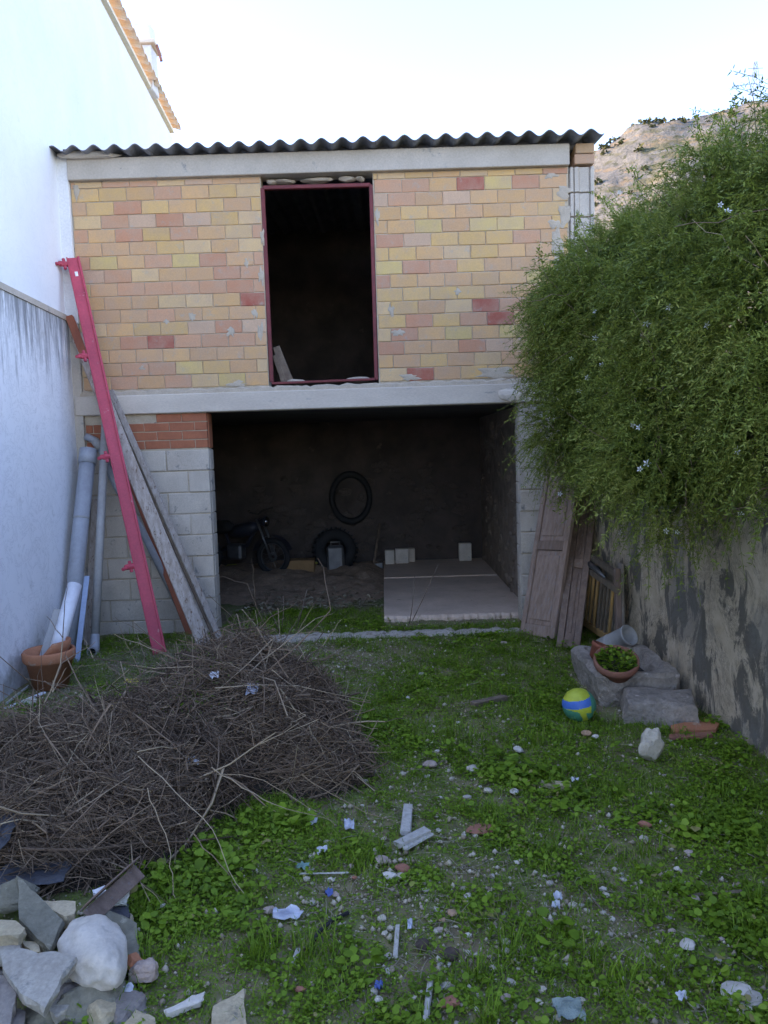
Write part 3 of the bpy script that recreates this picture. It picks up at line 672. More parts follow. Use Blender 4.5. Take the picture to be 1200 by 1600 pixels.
#@@PART2
# ================================================================== LEANING THINGS ON THE LEFT
def V3(p): return Vector([float(c) for c in p])
def clampknob(c, ax, out, parent):
    m = MB(); c = V3(c); ax = V3(ax).normalized(); out = V3(out).normalized()
    m.tube([c, c+out*.06], .026, 8); m.tube([c+out*.03-ax*.05, c+out*.03+ax*.05], .016, 6); m.box(tuple(c+out*.06), (.042, .042, .042), ch=.006)
    m.tube([c+out*.04, c+out*.085-Vector((0, .045, .01))], .015, 6); obj('clamp', m, 'beamred', parent)
def build_left_things():
    # pink-red steel beam
    b = V3(G(250, 1022)); b.z = .0; t = V3(F(114, 404, YF-.09)); d = (t-b).normalized()
    r = thing('steel_beam', 'long pink-red painted steel beam leaning against the brick facade', 'beam', b)
    m = MB(); sd = Vector((1, .35, 0)); m.bar(b, t, .115, .055, sd, .012); beam = obj('beam_body', m, 'beamred', r)
    s = (sd-d*sd.dot(d)).normalized(); nrm = d.cross(s)
    if nrm.y > 0: nrm = -nrm
    m = MB(); m.bar(b+s*.047+nrm*.034, t+s*.047+nrm*.034, .02, .016, sd, .004); obj('flange', m, 'beamred', r)
    m = MB(); m.bar(b-s*.052+nrm*.032, t-s*.052+nrm*.032, .012, .01, sd, .003); obj('flange', m, 'beamred', r)
    for px, py in ((107, 412), (147, 557), (178, 713), (214, 882)):
        q = min(np.linspace(0, 1, 200), key=lambda u: abs(PROJ(tuple(b+(t-b)*u))[1]-py)); clampknob(b+(t-b)*q-s*.055+nrm*.01, d, -s+nrm*.3, r)
    q = b+(t-b)*.955+nrm*.029; m = MB(); m.bar(q-d*.022, q+d*.022, .026, .003, sd, 0); obj('sticker', m, 'white', r)
    # rust red bar
    b = V3(G(297, 992)); t = V3(F(98, 494, YF-.1)); t.x = lw_x(YF-.1)+.03
    r = thing('rusty_bar', 'rust red flat bar leaning behind the pink beam into the wall corner', 'bar', b); m = MB(); m.bar(b, t, .065, .03, (1, .2, 0), .004); obj('bar_body', m, 'rust', r)
    m = MB(); m.bar(b+Vector((.03, .02, 0)), t+Vector((.03, .02, 0)), .012, .05, (1, .2, 0), .003); obj('flange', m, 'rust', r)
    # two peeling boards
    b = V3(G(322, 1014)); t = V3(F(120, 522, YF-.05)); r = thing('peeling_board', 'wide weathered board with peeling white paint leaning left of the doorway', 'board', b)
    m = MB(); m.bar(b, t, .12, .035, (1, .3, 0), .006); obj('plank', m, 'oldboard', r)
    b = V3(G(348, 1008)); t = V3(F(172, 610, YF-.06)); r = thing('grey_board', 'narrow split grey board nearest the doorway, leaning on the facade', 'board', b)
    m = MB(); m.bar(b, t, .06, .045, (1, .3, 0), .008); obj('plank', m, 'oldboard2', r)
    m = MB(); m.bar(b+Vector((-.055, .03, 0)), b+Vector((-.055, .03, 0))+(t-b)*.8, .03, .05, (1, .3, 0), .006); obj('split_edge', m, 'wood', r)
    # bent grey conduit
    p = [F(134, 682, YF-.07), F(148, 688, YF-.07), F(158, 702, YF-.08), F(166, 725, YF-.09), F(182, 760, YF-.12), F(225, 835, YF-.2), G(298, 985)]
    r = thing('conduit', 'bent grey conduit pipe running down behind the boards', 'pipe', p[-1]); m = MB(); m.tube(p, .034, 10); obj('pipe_body', m, 'pvc', r, True)
    m = MB(); m.tube([V3(p[1]), V3(p[2])], .041, 10); obj('collar', m, 'pvc2', r, True)
    # big grey drain pipe
    b = V3(G(97, 1032)); b.x = max(b.x, lw_x(b.y)+.09); t = V3(F(138, 706, YF-.2)); t.x = max(t.x, lw_x(t.y)+.1); d = (t-b).normalized()
    r = thing('drain_pipe', 'thick grey plastic drain pipe with a socket standing along the white wall', 'pipe', b)
    def hollow(b, t, ro, name, mat, parent, ri=None):
        z = (t-b).normalized(); Mx = z.to_track_quat('Z', 'Y').to_matrix().to_4x4(); Mx.translation = b; L = (t-b).length; ri = ri or ro-.006
        m = MB(); m.lathe([(ri, .0), (ro, 0), (ro, L), (ri, L), (ri, L-.12), (0, L-.12)], 20, Mx); return obj(name, m, mat, parent, True)
    hollow(b, t, .07, 'pipe_body', 'pvc', r); hollow(t-d*.12, t+d*.02, .079, 'socket', 'pvc', r); hollow(b+d*1.25, b+d*1.27, .0715, 'seam', 'pvc2', r)
    # thinner pipe with socket end towards the camera
    b = V3(G(148, 1024)); b.z = .045; t = V3(F(166, 640, YF-.08)); d = (t-b).normalized()
    r = thing('socket_pipe', 'slim warm grey pipe with its open socket end resting on the grass', 'pipe', (b.x, b.y, 0)); m = MB(); m.tube([b+d*.1, t], .037, 14); obj('pipe_body', m, 'pvc2', r, True)
    e = b+Vector((0, -.06, .0)); m = MB(); m.tube([b+d*.14, b+d*.05, b+Vector((0, -.01, .0)), e], [.038, .042, .046, .046], 14, False); m.tube([e, e+Vector((0, .05, 0))], [.036, .034], 14, False)
    m.add([tuple(e+Vector((cos(a)*rr, 0, sin(a)*rr))) for rr in (.046, .034) for a in np.arange(14)*2*pi/14], [(i, (i+1) % 14, 14+(i+1) % 14, 14+i) for i in range(14)]); obj('socket', m, 'pvc', r, True)
    m = MB(); m.tube([e+Vector((0, .035, 0)), e+Vector((0, .045, 0))], .035, 14); obj('bore_shade_disc', m, 'holeshade', r)  # near-black disc, paints the shade inside the socket
    # flower pot with a broken pot nested in it
    c = V3(G(80, 1072)); c.x = max(c.x, lw_x(c.y)+.205)
    r = thing('flower_pot', 'terracotta flower pot by the white wall with a broken pot nested inside', 'pot', c); T = Matrix.Translation(c)
    m = MB(); m.lathe([(.125, 0), (.165, .2), (.175, .2), (.187, .215), (.19, .27), (.18, .285), (.165, .28), (.15, .2), (.12, .03), (0, .03)], 32, T); obj('pot_body', m, 'terra', r, True)
    # nested broken half pot
    V = []; n = 20; prof = [(.1, .1), (.15, .25), (.155, .3), (.165, .31), (.168, .36), (.155, .365), (.14, .3)]
    for i, (rr, z) in enumerate(prof):
        for j in range(n+1): a = -1.75+j/n*3.1; k = min(1, (1-abs(j/n-.55)*2)*2.2+.1); zz = z if z < .26 else .25+(z-.25)*max(.05, k); V.append((c.x+cos(a)*rr*.95, c.y+sin(a)*rr*.95, c.z+zz-.01))
    m = MB(); m.add(V, [(i*(n+1)+j, i*(n+1)+j+1, (i+1)*(n+1)+j+1, (i+1)*(n+1)+j) for i in range(len(prof)-1) for j in range(n)]); obj('broken_pot_shard', m, 'terra', r, True)
    m = MB(); m.lathe([(.145, .17), (0, .18)], 20, T); obj('soil', m, 'darksoil', r)
    # white pipe and grey offcut standing in the pot
    b = c+Vector((.02, .03, .19)); t = V3(F(117, 914, 6.12)); r = thing('white_pipe', 'short white plastic pipe standing in the terracotta pot', 'pipe', b); hollow(b, t, .055, 'pipe_body', 'pvcwhite', r)
    b = c+Vector((-.07, .05, .19)); t = V3(F(92, 952, 5.98)); r = thing('grey_offcut', 'short grey board offcut standing in the pot beside the white pipe', 'board', b); m = MB(); m.bar(b, t, .07, .015, (1, .3, 0), .002); obj('board_body', m, 'pvc2', r)
    # blue strip and pale board behind the pot
    b = V3(G(120, 1036)); t = V3(F(136, 900, 6.75)); r = thing('blue_strip', 'thin pale blue strip leaning between the pot and the slim pipe', 'strip', b); m = MB(); m.bar(b, t, .045, .012, (1, .2, 0), .002); obj('strip_body', m, 'blue', r)
    b = V3(G(137, 1008)); t = V3(F(150, 780, YF-.06)); r = thing('pale_board', 'pale weathered board standing behind the blue strip in the corner', 'board', b); m = MB(); m.bar(b, t, .07, .02, (1, .1, 0), .003); obj('plank', m, 'oldboard', r)
    # white slats on the ground by the wall
    for k, (a, q, lab) in enumerate(((((8, 1112), (70, 1086)), .03, 'long white plastic strip lying on the soil by the white wall'), (((10, 1104), (45, 1076)), .018, 'thin bleached stick lying against the foot of the white wall'))):
        p0, p1 = V3(G(*a[0])), V3(G(*a[1])); p0.z = p1.z = .02; m = MB(); m.bar(p0, p1, q, .012, (0, 0, 1) if k else (1, 1, 0), .002); obj('plastic_strip' if k == 0 else 'stick', m, 'pvcwhite' if k == 0 else 'palewood', None, label=lab, cat='plastic strip' if k == 0 else 'stick', orig=p0)
    p = V3(G(48, 1101)); m = MB(); m.rock((p.x, p.y, .02), (.06, .05, .03), 4); obj('stone', m, 'limestone', None, label='pale flat stone between the white strip and the pot', cat='stone', orig=p)
build_left_things()

# ================================================================== RIGHT SIDE THINGS
def panel_door(name, lab, BL, BR, TL, Lh, mat, mat2, thick=.035):
    BL, BR, TL = V3(BL), V3(BR), V3(TL); h = (TL-BL).normalized(); w = (BR-BL); Wd = w.length; w = (w-h*w.dot(h)).normalized(); n = w.cross(h).normalized()
    if n.y > 0: n = -n
    r = thing(name, lab, 'door', BL)
    def part(nm, u0, u1, v0, v1, t, off, mt, parent=r):
        Mx = Matrix((w, h, n)).transposed().to_4x4(); Mx.translation = BL
        m = MB(); m.box(((u0+u1)/2, (v0+v1)/2, off), (u1-u0, v1-v0, t), Mx, .004); return obj(nm, m, mt, parent)
    st = .055
    part('stile', 0, st, 0, Lh, thick, 0, mat); part('stile', Wd-st, Wd, 0, Lh, thick, 0, mat)
    rails = [0, .62*Lh*.9, Lh-.1]
    for q, (a, b_) in enumerate(((0, .1), (Lh*.42, Lh*.42+.085), (Lh-.1, Lh))): part('rail', st+.001, Wd-st-.001, a, b_, thick*.96, .001, mat2 if q == 1 else mat)
    for a, b_ in ((.1, Lh*.42), (Lh*.42+.085, Lh-.1)):
        p = part('panel', st+.002, Wd-st-.002, a+.001, b_-.001, thick*.4, -.003, mat); part('moulding', st+.03, Wd-st-.03, a+.045, b_-.045, .012, .008, mat, p)
    return r
def build_right_things():
    a, b_, t = G(814, 990), G(866, 1005), F(853, 742, YF-.13)
    panel_door('door_leaf', 'brown weathered panelled door leaf leaning beside the doorway', a, b_, t, 1.85, 'door', 'door2', .04)
    a, b_, t = G(869, 1012), G(906, 1014), F(901, 770, YF-.16)
    panel_door('door_leaf', 'darker narrow door leaf leaning right of the wider one', a, b_, t, 1.8, 'door2', 'door', .04)
    # slatted frame against the old wall
    X = 1.80
    P = lambda px, py, dx=0: V3(PX(px, py, X+dx))
    r = thing('slatted_frame', 'old slatted wooden crib side with yellow bars against the plaster wall', 'frame', P(955, 1000))
    def bar(nm, a, b_, w, t, mat): m = MB(); m.bar(a, b_, w, t, (0, 1, .3), .003); obj(nm, m, mat, r)
    bar('rail', P(921, 892), P(964, 922), .05, .03, 'slatold'); bar('rail', P(921, 868, .03), P(966, 899, .03), .05, .035, 'slatold')
    bar('rail', P(912, 972), P(957, 1001), .055, .03, 'slat'); bar('post', P(964, 888, .02), P(967, 992, .02), .06, .04, 'door2')
    for k, (u, mt) in enumerate(((.06, 'slat'), (.2, 'slat'), (.36, 'slat'), (.5, 'slatold'), (.62, 'slatold'), (.74, 'slatold'), (.88, 'slat'))):
        a = P(921, 892)*(1-u)+P(964, 922)*u; c = P(912, 972)*(1-u)+P(957, 1001)*u; m = MB(); m.bar(a, c, .032, .02, (0, 1, 0), .003); obj('bar', m, mt, r)
    m = MB(); m.tube([P(920, 880), P(930, 888), P(945, 902)], [.03, .022, .012], 8); obj('turned_knob', m, 'steel', r, True)
    # grey plank behind
    a, c = P(972, 990, .1), P(970, 880, .1); r2 = thing('grey_plank', 'upright grey plank standing flat on the plaster wall behind the slatted frame', 'plank', a); m = MB(); m.bar(a, c, .09, .02, (0, 1, 0), .003); obj('plank', m, 'oldboard2', r2)
    # stone trough
    x0, x1, y0, y1, H = 1.35, 1.9, 4.86, 5.62, .215
    def rr(xa, xb, ya, yb, z, rad, n=10, jit=.0, seed=0):
        o = []
        for cx, cy, a0 in ((xb-rad, ya+rad, -pi/2), (xb-rad, yb-rad, 0), (xa+rad, yb-rad, pi/2), (xa+rad, ya+rad, pi)):
            for k in range(n): a = a0+pi/2*k/(n-1); o.append((cx+rad*cos(a), cy+rad*sin(a), z))
        # subdivide long sides
        res = []
        for i, p in enumerate(o):
            q = o[(i+1) % len(o)]; res.append(p)
            L = sqrt((p[0]-q[0])**2+(p[1]-q[1])**2)
            for s_ in range(1, 16 if L > .2 else 1): res.append(tuple(p[c]+(q[c]-p[c])*s_/16 for c in range(3)))
        return [(p[0]+jit*noise.noise(Vector(p)*9+Vector((seed, 0, 0))), p[1]+jit*noise.noise(Vector(p)*9+Vector((0, seed+5, 0))), p[2]+jit*.8*noise.noise(Vector(p)*7+Vector((0, 9, seed)))) for p in res]
    rings = [rr(x0+.03, x1-.02, y0+.03, y1-.03, -.03, .05, jit=.015), rr(x0+.012, x1-.01, y0+.015, y1-.015, .07, .05, jit=.015), rr(x0, x1, y0, y1, H-.03, .05, jit=.018), rr(x0+.02, x1-.02, y0+.02, y1-.02, H, .07, jit=.02),
             rr(x0+.075, x1-.075, y0+.08, y1-.08, H-.005, .06, jit=.02), rr(x0+.1, x1-.1, y0+.11, y1-.11, H-.05, .06, jit=.02), rr(x0+.12, x1-.12, y0+.13, y1-.13, .06, .05, jit=.01)]
    n = len(rings[0]); R2 = []
    for i in range(6):
        for s_ in range(4): R2.append([tuple(rings[i][j][c]*(1-s_/4)+rings[i+1][j][c]*s_/4 for c in range(3)) for j in range(n)])
    R2.append(rings[6]); K = len(R2); VV = []
    for ring_ in R2:
        for p in ring_:
            v_ = Vector(p); nv = noise.noise_vector(v_*16)*.005+noise.noise_vector(v_*38)*.004+noise.noise_vector(v_*80)*.0025; VV.append(tuple(v_+nv))
    m = MB(); m.add(VV, [(i*n+j, i*n+(j+1) % n, (i+1)*n+(j+1) % n, (i+1)*n+j) for i in range(K-1) for j in range(n)]+[tuple(range((K-1)*n, K*n))])
    tr = obj('stone_trough', m, 'granite', None, False, 'rough hollow grey stone trough against the plaster wall', 'trough', orig=(1.6, 5.2, 0))
    m = MB(); m.box((1.625, 5.24, .085), (.36, .5, .05), ch=.02); obj('soil', m, 'darksoil', tr)
    # bowl pot in the trough
    c = V3(G(961, 1048, .2)); c.z = .135
    r = thing('bowl_pot', 'round terracotta bowl pot with green weeds sitting in the stone trough', 'pot', c); T = Matrix.Translation(c) @ Matrix.Rotation(radians(24), 4, 'X') @ Matrix.Rotation(radians(-4), 4, 'Y')
    m = MB(); m.lathe([(.09, 0), (.128, .13), (.14, .132), (.146, .15), (.145, .18), (.136, .186), (.127, .178), (.118, .13), (0, .125)], 32, T); obj('pot_body', m, 'terradark', r, True)
    m = MB(); m.lathe([(.117, .135), (.06, .15), (0, .155)], 20, T); obj('soil', m, 'darksoil', r)
    k = 420; an = rng.random(k)*2*pi; rad = np.sqrt(rng.random(k))*.12; bs = np.stack([rad*np.cos(an), rad*np.sin(an), np.full(k, .15)+rng.random(k)*.04], 1); Rm = np.array(T.to_3x3()); bs = bs@Rm.T+np.array(T.translation)
    d = np.stack([np.cos(an)+rng.normal(0, .5, k), np.sin(an)+rng.normal(0, .5, k), rng.uniform(-.1, .8, k)], 1); up = np.array([0, 0, 1.])+rng.normal(0, .35, (k, 3))
    v, f = np_leaves(bs, d, up, rng.uniform(.018, .034, k), rng.uniform(.014, .026, k)); npmesh('weed_leaves', v, f, 'weed', r, rng.random(k), kind='stuff')
    # red pot behind, leaning
    c2 = V3(G(934, 1030, .2)); c2.z = .115; r = thing('red_pot', 'dark red tilted pot half hidden behind the bowl pot in the trough', 'pot', c2); T = Matrix.Translation(c2+Vector((0, .07, 0))) @ Matrix.Rotation(radians(24), 4, 'Y'); m = MB(); m.lathe([(.06, 0), (.085, .15), (.092, .152), (.092, .175), (.082, .175), (.07, .08), (0, .08)], 20, T); obj('pot_body', m, 'rust', r, True)
    # grey tin lying on its side
    a, b_ = V3(F(942, 1012, 5.75)), V3(F(984, 992, 5.55)); d = (b_-a).normalized(); Mx = d.to_track_quat('Z', 'Y').to_matrix().to_4x4(); Mx.translation = a
    r = thing('grey_tin', 'grey metal tin lying tilted with its open end up behind the pots', 'tin', a); L = (b_-a).length; m = MB(); m.lathe([(0, 0), (.075, 0), (.075, L*.3), (.077, L*.32), (.075, L*.34), (.075, L*.93), (.08, L*.94), (.08, L), (.073, L), (.071, L*.1), (0, L*.1)], 24, Mx); obj('tin_body', m, 'pvc2', r, True)
    m = MB(); m.lathe([(.07, L*.6), (0, L*.6)], 16, Mx); obj('tin_shade_disc', m, 'holeshade', r)  # blackish disc set down the tin as its painted inner shade
    # flat block with tile pieces
    c = V3(G(1040, 1128)); me = MB(); bm = bmesh.new(); bmesh.ops.create_cube(bm, size=1); bmesh.ops.subdivide_edges(bm, edges=bm.edges[:], cuts=15, use_grid_fill=True)
    for v in bm.verts:
        p = v.co.copy(); p.x *= 1-.12*(p.z+.5); p.y *= 1-.1*(p.z+.5); q = p.copy(); q.x *= .45; q.y *= .36; q.z = q.z*.15+.06; k = .028
        if max(abs(v.co.x), abs(v.co.y)) > .49 and v.co.z > .45: q *= .96
        q += Vector((noise.noise(q*8), noise.noise(q*8+Vector((7, 0, 0))), noise.noise(q*6+Vector((0, 3, 0)))))*k*.7+noise.noise_vector(q*28)*.006+noise.noise_vector(q*70)*.004; v.co = q
    bm.verts.index_update(); me.add([tuple(v.co) for v in bm.verts], [tuple(v.index for v in f.verts) for f in bm.faces], Matrix.Translation(c+Vector((0, .1, 0))) @ Matrix.Rotation(radians(-14), 4, 'Z')); bm.free()
    obj('stone_block', me, 'granite', None, False, 'low rough grey stone block with moss spots in front of the trough', 'stone', orig=c)
    for k, (pts, z, mt, lab) in enumerate((([(1048, 1133), (1100, 1122), (1124, 1130), (1118, 1140), (1050, 1143)], .03, 'terra', 'broken flat terracotta tile beside the grey stone block'), ([(1045, 1147), (1112, 1143), (1114, 1148), (1046, 1153)], .03, 'brickbit', 'thin terracotta strip lying in the weeds below the broken tile'))):
        q = [G(x, y, z) for x, y in pts]; m = MB(); m.prism(q, (0, 0, -.018)); obj('broken_tile', m, mt, None, label=lab, cat='tile', orig=q[0])
    c = V3(G(1021, 1190)); m = MB(); m.rock((c.x, c.y+.02, .065), (.066, .06, .1), 37, .4, 4, .4); obj('mortar_chunk', m, 'pebble', None, False, 'pale chunk of old mortar standing in the weeds by the right wall', 'rubble', orig=c)
    # ball
    c = V3(G(905, 1126)); R_ = .103; c.z = R_-.004; cc = c
    me = bpy.data.meshes.new('ball'); bm = bmesh.new(); bmesh.ops.create_icosphere(bm, subdivisions=5, radius=R_)
    mats = {}
    for nm, col in (('ball_green', (.02, .26, .16)), ('ball_yellow', (.45, .5, .05)), ('ball_blue', (.02, .16, .5))):
        M[nm] = pm(nm, col, tuple(x*.85 for x in col), 6, .5, .08, .001, spec=.4); me.materials.append(M[nm])
    for f in bm.faces:
        d = f.calc_center_median().normalized(); f.smooth = True; k = 0
        # lobes: left half yellow with a blue band, green flank with a yellow tongue below
        u = d.x*.9+d.y*.1; w = d.z
        if u < .42+.12*w and w > -.18-.25*u:
            k = 1
            if .12+.1*u < w < .55+.1*u: k = 2
        elif w <= -.1 and abs(u+.05+.35*(w+.3)) < .15: k = 1
        elif u > .55 and w < -.25: k = 1
        f.material_index = k
    bm.to_mesh(me); bm.free(); o = bpy.data.objects.new('volleyball', me); COL.objects.link(o); o.location = c; o.rotation_euler = (0, radians(-6), radians(-3)); finish(o, 'yellow, blue and green volleyball lying on the weeds', 'ball')
    # faint pale lettering on the green flank
    for k in range(6):
        a = radians(-52+0*k); z = -.35+.13*k; d = Vector((cos(a)*sqrt(1-z*z)*.98, sin(a)*sqrt(1-z*z)*.98, z)); q = c+d*(R_+.0004); tng = Vector((-d.y, d.x, 0)).normalized()
        m = MB(); m.bar(q-tng*.006, q+tng*.006, .007, .0012, d.cross(tng), 0)
        if k % 2: m.bar(q-d.cross(tng)*.004, q+d.cross(tng)*.004, .003, .0012, tng, 0)
        L = m; L2 = MB(); L2.v = [tuple(Matrix.Translation(c).inverted() @ Vector(v)) for v in m.v]; L2.f = m.f
        mm = bpy.data.meshes.new('print_mark'); mm.from_pydata(L2.v, [], L2.f); mm.materials.append(M['white']); oo = bpy.data.objects.new('print_mark', mm); COL.objects.link(oo); oo.parent = o
build_right_things()

# ================================================================== THINGS INSIDE THE GARAGE
def build_inside_things():
    # moped
    fw = V3(G(428, 900)); yaw = radians(-24); r = thing('moped', 'dark old moped parked at the back left of the garage', 'motorcycle', fw); Rz = Matrix.Translation(fw) @ Matrix.Rotation(yaw, 4, 'Z')
    def T(*p): return Rz @ Vector(p)
    RX = Matrix.Rotation(pi/2, 4, 'X')
    for x, nm in ((0, 'front_wheel'), (-1.12, 'rear_wheel')):
        Mx = Rz @ Matrix.Translation((x, 0, .27)) @ RX; m = MB(); m.torus(.23, .04, 28, 8, Mx); w = obj(nm, m, 'black', r, True)
        m = MB(); m.torus(.19, .012, 28, 6, Mx); m.torus(.045, .02, 12, 6, Mx)
        for k in range(12): a = 2*pi*k/12; m.tube([Mx @ Vector((.05*cos(a), .05*sin(a), .012)), Mx @ Vector((.19*cos(a+.3), .19*sin(a+.3), 0))], .003, 4, False)
        obj('rim', m, 'steel', w)
    for s in (-1, 1): m = MB(); m.tube([T(0, s*.07, .27), T(-.2, s*.07, .8)], .016, 8); obj('fork_leg', m, 'steel', r, True)
    m = MB(); m.tube([T(-.16, -.3, .93), T(-.24, -.16, .9), T(-.22, 0, .86), T(-.24, .16, .9), T(-.16, .3, .93)], .012, 8); obj('handlebar', m, 'chrome', r, True)
    m = MB(); m.lathe([(0, -.09), (.05, -.07), (.075, 0), (.078, .02), (0, .025)], 16, Rz @ Matrix.Translation((-.1, 0, .76)) @ Matrix.Rotation(pi/2, 4, 'Y')); h = obj('headlight', m, 'bike', r, True)
    m = MB(); m.lathe([(.07, .026), (0, .035)], 16, Rz @ Matrix.Translation((-.1, 0, .76)) @ Matrix.Rotation(pi/2, 4, 'Y')); obj('lens', m, 'chrome', h, True)
    m = MB(); m.tube([T(-.2, 0, .78), T(-.42, 0, .42), T(-.7, 0, .38), T(-1.12, 0, .27)], .03, 8); m.tube([T(-.7, 0, .38), T(-.8, 0, .66)], .022, 8); obj('frame', m, 'bike', r, True)
    m = MB(); m.tube([T(-.22, 0, .7), T(-.34, 0, .66), T(-.55, 0, .62), T(-.68, 0, .58)], [.05, .1, .1, .05], 12); obj('fuel_tank', m, 'bike', r, True)
    m = MB(); m.tube([T(-.62, 0, .66), T(-.74, 0, .68), T(-.95, 0, .67), T(-1.12, 0, .7)], [.05, .1, .1, .06], 10); obj('seat', m, 'black', r, True)
    m = MB(); m.box((0, 0, 0), (.24, .18, .22), Rz @ Matrix.Translation((-.6, 0, .33)), .03); m.tube([T(-.52, .09, .3), T(-.8, .12, .2), T(-1.2, .12, .25)], .025, 8); obj('engine', m, 'steel', r)
    V = []
    for k in range(13):
        a = radians(20+k*12)
        for s in (-1, 1): V.append(T(cos(a)*.3, s*.055, .27+sin(a)*.3))
    m = MB(); m.add(V, [(2*k, 2*k+1, 2*k+3, 2*k+2) for k in range(12)]); obj('mudguard', m, 'bike', r)
    # car tyre leaning on the wall
    b = V3(G(524, 895)); b.y = min(b.y, DEPTH-.3); r = thing('car_tyre', 'black car tyre leaning against the back wall of the garage', 'tyre', b); Mx = Matrix.Translation(b+Vector((0, .1, .31))) @ Matrix.Rotation(radians(15), 4, 'Z') @ Matrix.Rotation(radians(72), 4, 'X'); m = MB(); m.torus(.225, .085, 36, 12, Mx, 1.05); obj('tyre_body', m, 'black', r, True)
    m = MB()
    for k in range(30): a = 2*pi*k/30; m.box((0, 0, 0), (.03, .018, .15), Mx @ Matrix.Rotation(a, 4, 'Z') @ Matrix.Translation((.306, 0, 0)))
    t_ = obj('tread', m, 'black', r, kind='stuff')
    b2 = b+Vector((.02, -.12, 0)); r = thing('jerrycan', 'grey jerrycan standing in front of the leaning car tyre', 'jerrycan', b2); m = MB(); m.box((b2.x, b2.y, b2.z+.2), (.24, .15, .4), ch=.03); obj('can_body', m, 'steel', r); m = MB(); m.tube([b2+Vector((-.06, 0, .39)), b2+Vector((-.06, 0, .45)), b2+Vector((.06, 0, .45)), b2+Vector((.06, 0, .39))], .014, 8); obj('handle', m, 'steel', r)
    # inner tube on a nail
    c = V3(F(548, 778, DEPTH-.07)); r = thing('inner_tube', 'black inner tube hanging on the back wall above the tyre', 'inner tube', (c.x, c.y, c.z-.36)); Mx = Matrix.Translation(c) @ Matrix.Diagonal((.92, 1, 1.15, 1)) @ Matrix.Rotation(pi/2, 4, 'X'); m = MB(); m.torus(.3, .045, 32, 10, Mx); obj('tube_body', m, 'black', r, True)
    # hoe
    b = V3(G(583, 886)); b.y = DEPTH-.35; t = V3(F(594, 818, DEPTH-.04)); b.z = 0; r = thing('hoe', 'old hoe with a dark handle leaning on the back wall', 'hoe', b); m = MB(); m.tube([b, t], .018, 8); obj('handle', m, 'wood', r, True); m = MB(); m.bar(b+Vector((-.08, -.02, .03)), b+Vector((.14, -.02, .05)), .08, .02, (0, 0, 1)); obj('blade', m, 'steel', r)
    # pale blocks and tile on the rear slab
    for (px0, py0, px1, py1, Y, mt, lab) in ((602, 862, 616, 884, 10.95, 'limestone', 'narrow pale block standing on the rear slab, leftmost of three'), (618, 860, 638, 883, 11.0, 'limestone', 'square pale block standing on the rear slab beside the narrow one'), (638, 857, 648, 878, 11.12, 'block', 'dull block half hidden behind the square pale block'), (717, 848, 736, 876, 11.05, 'limestone', 'tall pale tile leaning on the back wall of the garage')):
        a, c = F(px0, py1, Y), F(px1, py0, Y); z0 = .066; h = c[2]-a[2]; m = MB(); m.box(((a[0]+c[0])/2, Y, z0+h/2), (c[0]-a[0], .1 if mt != 'block' else .12, h), ch=.008); obj('pale_block', m, mt, None, label=lab, cat='block', orig=((a[0]+c[0])/2, Y, z0))
    # hoses
    for pts, lab in (([(345, 892), (356, 883), (368, 882), (378, 888), (385, 898)], 'yellow hose arching beside the doorway jamb inside the garage'), ([(475, 896), (482, 886), (492, 880), (500, 878)], 'short yellow hose on the cardboard in front of the tyre'), ([(515, 908), (540, 907), (560, 902), (572, 894), (580, 889)], 'long yellow hose curving over the garage floor')):
        P3 = []
        for i, (x, y) in enumerate(pts):
            g = V3(G(x, pts[0][1] if True else y)); q = V3(F(x, y, g.y)); q.z = max(q.z, .012); P3.append(q)
        if 'curving' in lab: P3 = [V3(G(x, y, .015)) for x, y in pts]
        m = MB(); m.tube(P3, .011, 6); obj('hose', m, 'hose', None, True, lab, 'hose', orig=P3[0])
    c = V3(G(468, 900)); m = MB(); m.box((c.x, c.y+.1, .11), (.42, .25, .22), Matrix.Translation((0, 0, 0)), .01); obj('cardboard_box', m, 'cardboard', None, label='orange brown cardboard box beside the moped wheel', cat='box', orig=c)
    for k in range(5):
        a, b_ = V3(G(484+k*3, 893-k*2)), V3(G(536-k*2, 889-k*2)); a.z = b_.z = .03+.035*k; m = MB(); m.bar(a, b_, .07, .03, (0, 1, 0)); obj('split_log', m, 'palewood', None, label='bleached board in the small stack before the tyre', cat='board', group='boards stacked before the tyre', orig=a)
    # dug soil bank at the back left
    n = 46; xs = np.linspace(-2.6, .0, n); ys = np.linspace(8.3, DEPTH-.02, n); X, Y = np.meshgrid(xs, ys); Z = .10*np.clip((Y-8.3)/1.6, 0, 1)*np.clip((.02-X)/.25, 0, 1)*(1+.5*sn(X, Y, 2.2))*1.0-.012+.01*sn(X, Y, 9); Z = np.where(X < -2.55, -.02, Z)
    idx = np.arange(n*n).reshape(n, n)
    M['dirt'] = pm('garage_dirt', (.47, .3, .2), (.31, .195, .13), 8, .98, .9, .02, 45, c3=(.58, .46, .36), t3=.6, fine=.5)
    npmesh('garage_floor', np.stack([X, Y, Z], -1), np.stack([idx[:-1, :-1], idx[:-1, 1:], idx[1:, 1:], idx[1:, :-1]], -1).reshape(-1, 4), 'dirt', kind='structure', smooth=True)
    k = 700; x = rng.uniform(-1.6, -.06, k); y = 8.15+np.abs(rng.normal(0, .45, k)); a = rng.random(k)*pi; v, f = np_leaves(np.stack([x, y, .02+.06*np.clip((y-8.3)/1.6, 0, 1)], 1), np.stack([np.cos(a), np.sin(a)*.6, rng.normal(0, .15, k)], 1), np.array([0, 0, 1.])+rng.normal(0, .3, (k, 3)), rng.uniform(.015, .09, k), rng.uniform(.008, .03, k)); npmesh('wood_chips', v, f, 'straw', None, rng.uniform(0, 1, k), 'pale wood chips and debris strewn over the garage dirt floor', 'wood chips', 'stuff')
build_inside_things()

